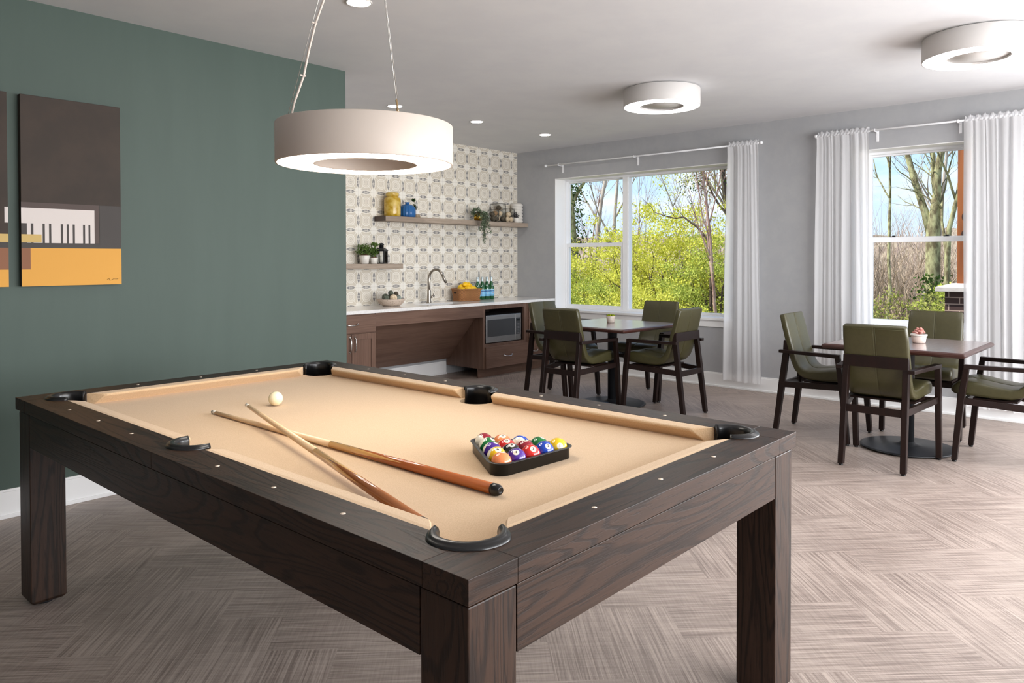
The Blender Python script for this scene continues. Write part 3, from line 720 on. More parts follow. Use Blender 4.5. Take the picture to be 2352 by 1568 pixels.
mb = MB().box(x0, nx0, CY, YT-.002, .106, CZ).box(nx1, x1, CY, YT-.002, .106, CZ).box(nx0, nx1, CY, YT-.002, ny1, CZ).box(nx0, nx1, CY, YT-.002, .106, ny0).box(nx0, nx1, YT-.03, YT-.002, ny0, ny1)
obj('carcass', mb, CAB['z'], t, .001)
obj('niche_lining', MB().box(nx0, nx0+.003, CY+.02, YT-.03, ny0, ny1).box(nx1-.003, nx1, CY+.02, YT-.03, ny0, ny1).box(nx0+.003, nx1-.003, CY+.02, YT-.03, ny1-.003, ny1).box(nx0+.003, nx1-.003, YT-.034, YT-.031, ny0, ny1-.003), CABIN, t)
d = obj('drawer_front', MB().box(6.130, x1, CY-.022, CY, .112, .354), CAB['x'], t, .002); handle(d, (6.50, CY-.022, .238), 'x', .14)
obj('toe_kick', MB().box(6.04+.06, x1, CY+.075, CY+.09, 0, .106), CAB['x'], t)
t = cab('narrow brown cabinet with stacked drawers in the window corner', 6.87, 7.387)
obj('carcass', MB().box(6.872, XW-.003, CY, YT-.002, .106, CZ).box(6.872, XW-.003, CY+.075, YT-.002, 0, .106), CAB['z'], t)
for za, zb in ((.112, .385), (.392, .640), (.647, .822)):
    d = obj('drawer_front', MB().box(6.885, 7.352, CY-.022, CY, za, zb), CAB['x'], t, .002); handle(d, (6.985, CY-.022, (za+zb)/2), 'x', .12)
# counter with a sink cut-out
sx0, sx1, sy0, sy1 = 5.40, 5.98, 5.99, 6.27
ct = MB()
for r_ in ((XG+.004, sx0, CF, YT-.004), (sx1, XW-.003, CF, YT-.004), (sx0, sx1, CF, sy0), (sx0, sx1, sy1, YT-.004)): ct.box(*r_, .834, .866)
tag(obj('countertop', ct, QUARTZ), 'long white quartz countertop along the patterned tile wall', 'countertop')
sk = MB(); w_ = .004
sk.box(sx0-w_, sx0, sy0-w_, sy1+w_, .70, .8335).box(sx1, sx1+w_, sy0-w_, sy1+w_, .70, .8335).box(sx0, sx1, sy0-w_, sy0, .70, .8335).box(sx0, sx1, sy1, sy1+w_, .70, .8335).box(sx0, sx1, sy0, sy1, .70, .704)
t = thing('sink', 'shallow stainless sink set into the white counter', 'sink', (0, 0, 0)); obj('basin', sk, STEEL, t)
obj('drain', MB().lathe([(.001, .706), (.03, .706), (.04, .7045)], 20, T=Matrix.Translation(((sx0+sx1)/2, (sy0+sy1)/2, 0))), CHROME, t)
t = thing('faucet', 'tall arched brushed nickel kitchen faucet behind the sink', 'faucet', (5.695, 6.36, .866))
pts = [(0, 0, .02), (0, 0, .26)]+[(.0+.03*(1-math.cos(a))*.9, -.088*(1-math.cos(a)), .27+.108*math.sin(a)) for a in [PI*k/10*.86 for k in range(1, 11)]]
lastp = Vector(pts[-1]); dd = (Vector(pts[-1])-Vector(pts[-2])).normalized()
obj('spout', MB().tube(pts, [.017]*2+[.0135]*10, 14), NICKEL, t)
obj('spray_head', MB().tube([lastp, lastp+dd*.02, lastp+dd*.10], [.0138, .0155, .0155], 14), NICKEL, t)
obj('body', MB().lathe([(.028, 0), (.029, .004), (.024, .03), (.0185, .14), (.0172, .16)], 20), NICKEL, t)
obj('lever', MB().tube([(.018, -.008, .062), (.062, -.018, .080)], .012, 12).tube([(.052, -.016, .080), (.066, -.018, .135)], [.005, .004], 8), NICKEL, t)
# microwave
t = thing('microwave', 'stainless microwave with dark glass door inside the niche', 'microwave', (6.475, CY+.03, ny0+.0005))
w2 = .306; hh = .325
obj('case', MB().box(-w2, w2, .012, .42, .008, hh), CABIN, t)
obj('foot', MB().box(-w2+.03, w2-.03, .05, .38, 0, .008), BLACK, t)
dr = obj('door', MB().box(-w2, w2-.104, -.014, .012, .008, hh), STEEL, t, .003)
obj('door_glass', MB().box(-w2+.026, w2-.116, -.0155, -.013, .078, hh-.052), DGLASS, dr)
cp = obj('control_panel', MB().box(w2-.101, w2, -.014, .012, .008, hh), STEEL, t, .003)
obj('keypad_glass', MB().box(w2-.094, w2-.022, -.0155, -.013, .078, hh-.052), DGLASS, cp)
obj('display', MB().box(w2-.088, w2-.028, -.0162, -.0150, hh-.088, hh-.066), plain('display_dark', srgb(28, 32, 34), .1), cp)
kp = MB()
for r_ in range(7):
    for c_ in range(3): kp.box(w2-.084+c_*.020, w2-.074+c_*.020, -.0162, -.0152, .092+r_*.018, .098+r_*.018)
obj('keypad', kp, plain('keypad_print', srgb(120, 122, 124), .5), cp)
lg_ = MB().lathe([(.0085, 0), (.0095, .001), (.0085, .002), (.0075, .001), (.0085, 0)], 20, caps=False, T=Matrix.Translation((-.052, -.0145, .042)) @ Matrix.Rotation(PI/2, 4, 'X'))
obj('emblem', lg_, CHROME, dr)
# shelves
def shelf(label, x0, x1, z1, name='floating_shelf'):
    t = thing(name, label, 'shelf', ((x0+x1)/2, YT-.001, z1)); c_ = (x0+x1)/2
    obj('board', MB().box(x0-c_+.002, x1-c_, -.191, 0, -.054, 0), SHELF, t, .001)
    obj('end_panel', MB().box(x0-c_, x0-c_+.002, -.191, 0, -.054, 0), SHELFEND, t)
    return t
shelf('long upper floating grey wood shelf running to window wall', 5.045, XW-.003, 1.826)
shelf('short lower floating grey wood shelf ending near green wall', 4.00, 5.284, 1.313)

# ------------------------------------------------------------------ small things on shelves and counter
ZU, ZL, ZK = 1.8265, 1.3135, .8665
rng = random.Random(5)
YGL = mottled('mustard_glaze', srgb(176, 138, 18), srgb(206, 178, 92), 14, .18, detail=5)
t = thing('ginger_jar', 'tall mustard yellow glazed jar on upper shelf', 'jar', (5.204, 6.40, ZU))
obj('body', MB().lathe([(.078, 0), (.088, .006), (.090, .03), (.091, .17), (.088, .192), (.074, .206), (.064, .212), (.062, .222)], 40), YGL, t)
obj('lid', MB().lathe([(.0625, .218), (.070, .221), (.071, .250), (.066, .259), (.03, .262), (.001, .262)], 40), YGL, t)
BGL = glassy('blue_ribbed_glass', (.05, .22, .55, 1), fres=.35, gloss=.05)
t = thing('glass_bottle', 'round blue ribbed glass bottle beside the mustard jar', 'bottle', (5.413, 6.40, ZU))
n = 72; rings = []
for r_, z_ in [(.070, 0), (.086, .004), (.090, .03), (.090, .085), (.084, .108), (.062, .130), (.034, .142), (.022, .146), (.021, .156), (.030, .160), (.030, .166), (.024, .167)]:
    rings.append([(r_*(1+.05*(k % 4 < 2)*(r_ > .05))*math.cos(2*PI*k/n), r_*(1+.05*(k % 4 < 2)*(r_ > .05))*math.sin(2*PI*k/n), z_) for k in range(n)])
BLUEP, b, nt = mat('blue_ribbed_glass_body', srgb(58, 116, 182), .08, 0, Transmission_Weight=.35, IOR=1.3)
obj('body', MB().loft(rings, True, True), BLUEP, t)

LEAFS = {}
def leafmat(name, c1, c2, tr=.4, c3=None):
    m = bpy.data.materials.new(name); m.use_nodes = True; nt = m.node_tree; nt.nodes.clear(); X.nt = nt
    o = nt.nodes.new('ShaderNodeOutputMaterial'); d = nt.nodes.new('ShaderNodeBsdfDiffuse'); t_ = nt.nodes.new('ShaderNodeBsdfTranslucent'); mx = nt.nodes.new('ShaderNodeMixShader'); mx.inputs[0].default_value = tr
    g = nt.nodes.new('ShaderNodeNewGeometry'); c = mixc(nt, X(g.outputs['Random Per Island']), c1, c2)
    nt.links.new(c, d.inputs[0]); nt.links.new(c, t_.inputs[0]); nt.links.new(d.outputs[0], mx.inputs[1]); nt.links.new(t_.outputs[0], mx.inputs[2]); nt.links.new(mx.outputs[0], o.inputs[0])
    return m
def leaves_np(pts, size, seed, asp=.5, updir=None, jitter=1.0):
    r = np.random.RandomState(seed); n = len(pts)
    d = r.normal(size=(n, 3));
    if updir is not None: d = d*jitter + np.asarray(updir)
    d /= np.linalg.norm(d, axis=1)[:, None]
    a = np.cross(d, r.normal(size=(n, 3))); a /= np.linalg.norm(a, axis=1)[:, None]
    s = size*(.6+.8*r.rand(n))[:, None]; d = d*s; a = a*s*asp
    nn_ = np.cross(d, a); nn_ = nn_/np.linalg.norm(nn_, axis=1)[:, None]*s*.12
    P = np.stack([pts-d*.5, pts+a*.5+nn_, pts+d*.5, pts-a*.5+nn_], 1).reshape(-1, 3)
    return P
def leaf_obj(name, pts, size, m, parent, seed, asp=.5, updir=None, jitter=1.0):
    P = leaves_np(np.asarray(pts, float), size, seed, asp, updir, jitter); n = len(P)//4
    me = bpy.data.meshes.new(name); me.vertices.add(4*n); me.vertices.foreach_set('co', P.ravel())
    me.loops.add(4*n); me.loops.foreach_set('vertex_index', np.arange(4*n)); me.polygons.add(n); me.polygons.foreach_set('loop_start', np.arange(0, 4*n, 4)); me.polygons.foreach_set('loop_total', np.full(n, 4))
    me.materials.append(m); me.update(calc_edges=True); o = link(bpy.data.objects.new(name, me)); o.parent = parent; return o
DKLEAF = leafmat('dark_green_leaf', srgb(36, 52, 30), srgb(62, 84, 46), .2)
GYLEAF = leafmat('grey_green_leaf', srgb(96, 112, 90), srgb(132, 146, 122), .25)
MIDLEAF = leafmat('mid_green_leaf', srgb(66, 90, 44), srgb(112, 136, 74), .25)
SUCC = leafmat('lime_succulent_leaf', srgb(150, 160, 40), srgb(96, 120, 50), .15)
PINKL = leafmat('dusty_pink_succulent_leaf', srgb(216, 158, 148), srgb(190, 126, 116), .2)
LAVL = leafmat('lavender_leaf', srgb(92, 88, 98), srgb(116, 118, 104), .2)
SOIL = mottled('clay_soil', srgb(120, 82, 64), srgb(92, 62, 48), 60, .9)
CERAM = plain('white_ceramic', srgb(222, 218, 210), .35)
STONEW = mottled('pale_stoneware', srgb(206, 196, 186), srgb(192, 180, 168), 40, .7)
GOLD = plain('polished_brass_pot', srgb(214, 170, 64), .16, 1)
STEMM = plain('plant_stem', srgb(74, 72, 48), .7)
def ball_pts(n, c, r, seed, shell=.5):
    q = np.random.RandomState(seed); d = q.normal(size=(n, 3)); d /= np.linalg.norm(d, axis=1)[:, None]
    return np.asarray(c)+d*np.asarray(r)*(shell+(1-shell)*q.rand(n))[:, None]
def pot(t, r0, r1, h, m, soil=True, seg=28):
    obj('pot', MB().lathe([(r0*.9, 0), (r0, .004), (r1, h-.003), (r1-.002, h), (r1-.006, h-.002), (r1-.008, h-.012), (.001, h-.012)], seg), m, t)
t = thing('potted_plant', 'small leafy plant in two-tone cone pot behind blue bottle', 'plant', (5.575, 6.435, ZU))
TWO, b, nt = mat('two_tone_pot', srgb(220, 216, 208), .5); x, y, z, _ = coords(nt); nt.links.new(mixc(nt, z.gt(.04), srgb(146, 126, 100), srgb(222, 218, 212)), b.inputs['Base Color'])
pot(t, .047, .033, .088, TWO)
obj('stem', MB().tube([(0, 0, .08), (-.012, 0, .13), (-.03, -.005, .185), (-.036, -.008, .21)], .0025, 6), STEMM, t)
leaf_obj('foliage', np.concatenate([ball_pts(26, (-.02, 0, .125), (.03, .025, .03), 1), ball_pts(20, (-.042, -.006, .2), (.028, .02, .016), 2)]), .030, DKLEAF, t, 3, .75)
t = thing('trailing_plant', 'grey green trailing plant in shiny brass pot hanging off shelf', 'plant', (6.508, 6.368, ZU))
obj('pot', MB().lathe([(.034, 0), (.050, .010), (.056, .04), (.053, .075), (.047, .086), (.044, .084), (.001, .078)], 28), GOLD, t)
pts = [ball_pts(420, (-.045, -.02, .100), (.095, .06, .065), 4, .55)]
q = np.random.RandomState(8)
vines = MB()
for k in range(17):
    x0_ = -.115+.12*q.rand(); ln = (.13+.14*q.rand()) if k < 12 else .30+.10*q.rand(); x1_ = x0_+(.09*q.rand()-.05)
    if k >= 12: x0_, x1_ = -.075+.03*q.rand(), -.09+.05*q.rand()
    pl = []
    for s_ in np.linspace(0, 1, 12):
        pl.append((x0_*(1-s_)+x1_*s_+.012*math.sin(9*s_+k), -.215+.188-.145+.0+.028*math.sin(k)*.6 if s_ > .18 else -.145*s_/.18, .085-ln*max(0, s_-.12)+.02*math.sin(s_*6)))
    vines.tube(pl, .0016, 4)
    pts.append(np.repeat(np.array(pl)[2:], 4, 0)+q.normal(size=(40, 3))*(.011, .008, .010))
obj('vines', vines, STEMM, t)
leaf_obj('foliage', np.concatenate(pts), .022, GYLEAF, t, 5, .6)
# apothecary jars with decorative balls
def gjar(label, loc, r, h, knob):
    t = thing('glass_jar', label, 'jar', loc, 0, 'glass jars on upper shelf')
    obj('body', MB().lathe([(r*.93, 0), (r, .004), (r, h-.012), (r*.96, h-.004), (r*.9, h), (r*.88, h), (r*.93, h-.006), (r-.004, h-.014), (r-.004, .008), (.001, .008)], 40), JARG, t)
    obj('lid', MB().lathe([(r*.97, h+.001), (r*1.0, h+.004), (r*.98, h+.009), (r*.5, h+.018), (.006, h+.021), (.006, h+.028), (knob, h+.034), (knob, h+.044), (knob*.5, h+.05), (.001, h+.051)], 40), JARG, t)
J1, J2, J3 = (6.935, 6.435, ZU), (6.772, 6.365, ZU), (7.087, 6.405, ZU)
gjar('tallest clear glass jar of decorative balls on upper shelf', J1, .098, .222, .012)
gjar('shortest clear glass jar with dark balls on upper shelf', J2, .072, .135, .010)
gjar('medium clear glass jar of cream balls beside white ribbed vase', J3, .084, .165, .010)
PALE = mottled('rattan_ball_cream', srgb(196, 172, 140), srgb(226, 208, 180), 60, .8, bmp=.4); DRK = mottled('rattan_ball_dark', srgb(64, 56, 46), srgb(92, 82, 66), 60, .8, bmp=.4); TAUPE = mottled('rattan_ball_taupe', srgb(140, 108, 78), srgb(172, 140, 104), 60, .8, bmp=.4)
def orb(nm, loc, r, m, label, cat, grp, sc=(1, 1, 1)):
    o = tag(obj(nm, MB().sphere((0, 0, 0), r, 20, 12, sc=sc), m), label, cat, grp); o.location = loc; return o
for (jx, jy, jz), lst, lb in ((J1, [(-.045, -.03, .042, PALE), (.04, -.04, .042, DRK), (.0, .045, .042, TAUPE), (.03, .0, .112, PALE), (-.038, .02, .113, TAUPE), (-.02, -.03, .178, DRK), (.04, .02, .182, PALE)], 'woven decorative ball inside tallest glass jar'),
                              ((J2, [(-.026, -.02, .036, DRK), (.03, -.01, .036, DRK), (.0, .02, .09, DRK)], 'dark decorative ball inside shortest glass jar')),
                              ((J3, [(-.036, -.02, .040, PALE), (.038, -.014, .040, PALE), (.0, .036, .040, TAUPE), (-.02, -.02, .103, PALE), (.03, .016, .106, PALE)], 'cream decorative ball inside medium glass jar'))):
    for (dx, dy, dz, m_) in lst: orb('decorative_ball', (jx+dx, jy+dy, jz+dz), .034 if dz < .05 else .033, m_, lb, 'ornament', lb.replace('woven decorative ball', 'balls').replace('dark decorative ball', 'balls').replace('cream decorative ball', 'balls'))
t = thing('ribbed_vase', 'white stacked-ring vase at window end of upper shelf', 'vase', (7.285, 6.43, ZU))
pr = [(.066, 0)]
for k in range(6):
    for a_ in (-1.2, -.6, 0, .6, 1.2): pr.append((.062+.018*math.cos(a_), .022+k*.041+.0205*math.sin(a_)))
pr += [(.058, .256), (.05, .25), (.001, .24)]
obj('body', MB().lathe(pr, 40), CERAM, t)
t = thing('potted_lavender', 'small lavender sprig in white pot before ribbed vase', 'plant', (7.185, 6.352, ZU))
pot(t, .036, .044, .062, CERAM)
leaf_obj('foliage', ball_pts(130, (.0, 0, .085), (.052, .035, .05), 11, .2), .045, LAVL, t, 12, .18, (0.1, 0, .7))
t = thing('potted_plant', 'bushy plant in larger white pot on lower shelf', 'plant', (4.831, 6.405, ZL))
pot(t, .044, .056, .090, CERAM); obj('clay_pebbles', MB().sphere((0, 0, .086), .05, 16, 8, sc=(1, 1, .35)), SOIL, t)
leaf_obj('foliage', ball_pts(460, (-.005, 0, .145), (.105, .07, .075), 13, .3), .040, MIDLEAF, t, 14, .22)
t = thing('potted_plant', 'upright plant in smaller white pot beside black lantern', 'plant', (4.952, 6.405, ZL))
pot(t, .036, .046, .066, CERAM); obj('clay_pebbles', MB().sphere((0, 0, .062), .04, 16, 8, sc=(1, 1, .35)), SOIL, t)
leaf_obj('foliage', np.concatenate([ball_pts(160, (.0, 0, .125), (.062, .045, .055), 15, .3), ball_pts(60, (.01, -.01, .205), (.055, .04, .018), 16, .3)]), .034, MIDLEAF, t, 17, .5)
t = thing('lantern', 'black metal lantern with clear panes on lower shelf', 'lantern', (5.056, 6.405, ZL), .5)
obj('base', MB().box(-.052, .052, -.052, .052, 0, .012), IRON, t, .002)
fr = MB()
for sx_ in (-1, 1):
    for sy_ in (-1, 1): fr.box(sx_*.046-.005, sx_*.046+.005, sy_*.046-.005, sy_*.046+.005, .012, .140)
for q in range(4):
    T = Matrix.Rotation(q*PI/2, 4, 'Z'); fr.box(-.041, .041, -.049, -.043, .134, .140, T=T)
obj('frame', fr, IRON, t)
gl = MB()
for q in range(4): gl.box(-.041, .041, -.0465, -.0455, .012, .134, T=Matrix.Rotation(q*PI/2, 4, 'Z'))
obj('pane', gl, JARG, t)
obj('roof', MB().loft([[(-s_, -s_, z_), (s_, -s_, z_), (s_, s_, z_), (-s_, s_, z_)] for s_, z_ in ((.056, .140), (.056, .146), (.030, .168), (.030, .172))], smooth=False), IRON, t)
obj('chimney', MB().lathe([(.024, .172), (.024, .200), (.030, .202), (.030, .208), (.018, .220), (.004, .224)], 20), IRON, t)
obj('candle', MB().lathe([(.022, .012), (.022, .085), (.001, .088)], 20), plain('candle_wax', srgb(236, 232, 222), .5), t)
# bowl of orbs
BOWLM, b, nt = mat('speckled_stoneware_bowl', srgb(190, 170, 154), .7); x, y, z, ov = coords(nt)
vn = nt.nodes.new('ShaderNodeTexVoronoi'); vn.inputs['Scale'].default_value = 75; nt.links.new(ov, vn.inputs['Vector']); nt.links.new(mixc(nt, X(vn.outputs[0]).lt(.28), srgb(196, 178, 162), srgb(140, 122, 108)), b.inputs['Base Color'])
t = thing('bowl', 'wide speckled stoneware bowl of decorative orbs on counter', 'bowl', (5.063, 6.255, ZK))
obj('body', MB().lathe([(.085, 0), (.09, .002), (.125, .025), (.146, .060), (.148, .074), (.142, .074), (.136, .055), (.10, .022), (.001, .012)], 48), BOWLM, t)
GOR = mottled('moss_orb', srgb(74, 78, 66), srgb(104, 112, 98), 40, .8, bmp=.4); TEALO = mottled('grey_green_orb', srgb(112, 122, 114), srgb(140, 150, 142), 30, .6)
for dx, dy, dz, r_, m_ in ((-.085, -.02, .084, .036, GOR), (-.025, -.07, .086, .040, PALE), (.048, -.06, .080, .035, TEALO), (.09, .0, .083, .034, GOR), (.03, .02, .098, .036, TEALO), (-.04, .045, .092, .037, GOR), (.05, .075, .090, .033, GOR), (-.012, -.012, .138, .027, GOR), (.062, -.008, .125, .026, DRK)):
    orb('decorative_orb', (5.063+dx, 6.255+dy, ZK+dz), r_, m_, 'round mossy or woven orb heaped in stoneware bowl', 'ornament', 'orbs in the stoneware bowl')
# lemon basket
WICK, b, nt = mat('honey_wicker', srgb(168, 112, 62), .6); x, y, z, ov = coords(nt)
wv = ((X.op('ARCTAN2', y, x)*70).sin()*(z*330).sin()); nt.links.new(mixc(nt, wv.step(-.6, .6), srgb(120, 74, 38), srgb(190, 132, 78)), b.inputs['Base Color']); bump(nt, b, wv, .8, .004)
BK = (6.27, 6.335, ZK)
t = thing('wicker_basket', 'honey wicker basket full of lemons on the counter', 'basket', BK, D(-14))
rings = []
for k, (w0, d0, z0) in enumerate([(.135, .085, 0), (.142, .09, .02), (.152, .10, .09), (.158, .104, .128), (.163, .108, .138), (.155, .10, .142), (.146, .094, .13), (.130, .082, .02)]):
    rings.append([(x_, y_, z0) for x_, y_ in rrect(2*w0, 2*d0, .035, 6)])
obj('basket_body', MB().loft(rings, True, False).add([(x_, y_, .02) for x_, y_ in rrect(.26, .164, .035, 6)], [tuple(range(28))]), WICK, t)
br = MB(); path = [(x_, y_, .138) for x_, y_ in rrect(.322, .212, .04, 8)]; path.append(path[0])
br.tube(path, .008, 8, caps=False); path2 = [(x_, y_, .009) for x_, y_ in rrect(.286, .186, .04, 8)]; path2.append(path2[0]); br.tube(path2, .009, 8, caps=False)
obj('braided_rim', br, WICK, t)
obj('handle_hole', MB().prism(rrect(.055, .02, .0095, 5), -.002, .002, T=Matrix.Translation((-.157, 0, .098)) @ Matrix.Rotation(PI/2, 4, 'Z') @ Matrix.Rotation(PI/2, 4, 'X')), plain('dark_hole', srgb(30, 18, 10), .9), t)
LEM = mottled('lemon_peel', srgb(246, 200, 20), srgb(240, 188, 10), 60, .35, bmp=.12)
lp = [(.001, -.046), (.006, -.043), (.014, -.036), (.026, -.022), (.0305, 0), (.026, .022), (.014, .036), (.007, .043), (.001, .046)]
for i_, (dx, dy, dz) in enumerate([(-.10, -.02, .135), (-.03, -.06, .142), (.045, -.055, .140), (.105, -.02, .138), (-.02, .0, .192), (.035, .005, .186), (.08, .03, .165), (-.06, .045, .15), (.01, .06, .15)]):
    o = tag(obj('lemon', MB().lathe([(a_*1.12, z_*1.1) for a_, z_ in lp], 20), LEM), 'bright yellow lemon heaped in the wicker basket', 'lemon', 'lemons in the basket')
    o.location = (BK[0]+dx, BK[1]+dy, BK[2]+dz); o.rotation_euler = (1.3+i_*.7, .4*i_, 1.1*i_)
# bottles
BODY = mat('green_bottle', srgb(14, 92, 40), .08, 0, Transmission_Weight=.25, Coat_Weight=.4)[0]
LBL, b, nt = mat('pale_blue_label', srgb(120, 182, 220), .5); x, y, z, ov = coords(nt)
nt.links.new(mixc(nt, (z-.104).abs().lt(.005).max((z-.056).abs().lt(.002)), mixc(nt, z.gt(.115), srgb(128, 190, 226), srgb(170, 214, 236)), srgb(46, 86, 140)), b.inputs['Base Color'])
NECK = plain('silver_neck_foil', srgb(190, 204, 208), .35, .4); SHIELD = plain('white_neck_label', srgb(214, 222, 232), .5); STARM = plain('red_star_emblem', srgb(206, 60, 50), .5)
t0 = thing('water_bottle', 'green sparkling water bottle half hidden behind the lemon basket', 'bottle', (6.50, 6.375, ZK), 0, 'green bottles on the counter')
obj('glass', MB().lathe([(.030, 0), (.037, .004), (.0375, .13), (.036, .150), (.027, .182), (.017, .215), (.0145, .245), (.0145, .262)], 32), BODY, t0)
lb_ = obj('label', MB().lathe([(.0378, .042), (.0378, .126)], 32, caps=False), LBL, t0)
sh = MB(); rr = .0235
vs = []; 
for px, py in ((-.011, .196), (.011, .196), (.015, .178), (.009, .164), (0, .158), (-.009, .164), (-.015, .178)):
    r_ = .0372-.0215*max(0, (py-.150))/.065*1.0+.0008; a_ = -2.3+px/r_; vs.append((r_*math.cos(a_), r_*math.sin(a_), py))
obj('neck_label', MB().add(vs, [tuple(range(7))]), SHIELD, t0)
st = []
for k in range(10):
    r_ = (.0075 if k % 2 == 0 else .0032); st.append((r_*math.sin(k*PI/5), r_*math.cos(k*PI/5)))
obj('star_emblem', MB().add([(.0384*math.cos(-2.3+px/.0384), .0384*math.sin(-2.3+px/.0384), .080+py) for px, py in st], [tuple(range(10))]), STARM, lb_)
obj('neck_foil', MB().lathe([(.0166, .218), (.0152, .245), (.0152, .2615)], 24, caps=False), NECK, t0)
obj('cap', MB().lathe([(.0158, .256), (.0162, .262), (.0162, .272), (.014, .276), (.001, .277)], 24), NECK, t0)
for x_, y_, l_, rz_ in ((6.575, 6.37, 'green sparkling water bottle standing next to the half hidden one', -.25), (6.652, 6.365, 'green sparkling water bottle second from the clear counter end', 0), (6.730, 6.365, 'green sparkling water bottle at clear end of the row', .55)):
    dup(t0, (x_, y_, ZK), rz_, l_)

# ------------------------------------------------------------------ dining tables
def dtable(loc, label, side, rz=0):
    t = thing('cafe_table', label, 'table', loc, rz, 'square cafe tables by the windows')
    h = side/2; zt = .757
    rings = [[(x_, y_, z_) for x_, y_ in rrect(2*(h-i_), 2*(h-i_), .012, 3)] for i_, z_ in ((.022, zt-.036), (.006, zt-.030), (0, zt-.018), (.003, zt-.008), (.016, zt-.0008), (.022, zt))]
    tp = obj('table_top', MB().prism(rrect(2*(h-.0225), 2*(h-.0225), .01, 3), zt-.030, zt), TABLEW, t)
    obj('moulded_edge', MB().loft(rings, True, False, smooth=False), TEDGE, tp)
    obj('pedestal', MB().lathe([(.043, .02), (.043, zt-.05), (.06, zt-.045), (.2, zt-.040), (.2, zt-.034)], 32), IRON, t)
    obj('base_plate', MB().lathe([(.285, .006), (.31, .012), (.31, .017), (.29, .021), (.10, .027), (.052, .040), (.044, .055)], 64), IRON, t)
    obj('glide_ring', MB().lathe([(.26, 0), (.27, .0), (.27, .008), (.26, .008)], 48), BLACK, t)
    return t
T1 = (5.83, 3.955, 0); T2 = (5.865, 1.445, 0)
dtable(T1, 'dark square cafe table with green succulent before the wider window', .915, D(-2.3))
dtable(T2, 'dark square cafe table with pink succulent before the narrower window', .90, D(-1.0))
ZT = .7575
t = thing('potted_succulent', 'lime green succulent in small grey pot on cafe table', 'plant', (5.90, 4.02, ZT))
pot(t, .036, .043, .062, STONEW)
sp = MB()
for ring_, (n_, r_, h_, tl) in enumerate(((9, .044, .030, .25), (8, .032, .040, .6), (6, .02, .046, 1.0))):
    for k in range(n_):
        a_ = 2*PI*k/n_+ring_*.4; d_ = Vector((math.cos(a_), math.sin(a_), tl)).normalized(); q_ = Vector((0, 0, .060))
        sp.tube([q_+d_*.006, q_+d_*r_*.6, q_+d_*r_*1.05], [.004, .0085, .0012], 6)
obj('rosette', sp, SUCC, t)
t = thing('potted_succulent', 'dusty pink succulent in white pot on cafe table', 'plant', (5.905, 1.385, ZT))
pot(t, .042, .050, .060, plain('blush_white_pot', srgb(224, 206, 196), .45)); obj('pot_rim', MB().lathe([(.0505, .050), (.054, .051), (.054, .063), (.050, .064), (.046, .060)], 28, caps=False), CERAM, t)
sp = MB(); q = random.Random(4)
for k in range(34):
    a_ = q.uniform(0, 2*PI); e_ = q.uniform(.25, 1.4); L = q.uniform(.035, .055); d_ = Vector((math.cos(a_)*math.cos(e_), math.sin(a_)*math.cos(e_), math.sin(e_))); q_ = Vector((0, 0, .06))
    sp.tube([q_, q_+d_*L*.7], [.002, .003], 5); sp.sphere(tuple(q_+d_*L*.85), .0105, 8, 6, sc=(1, 1, .7))
obj('rosette', sp, PINKL, t)

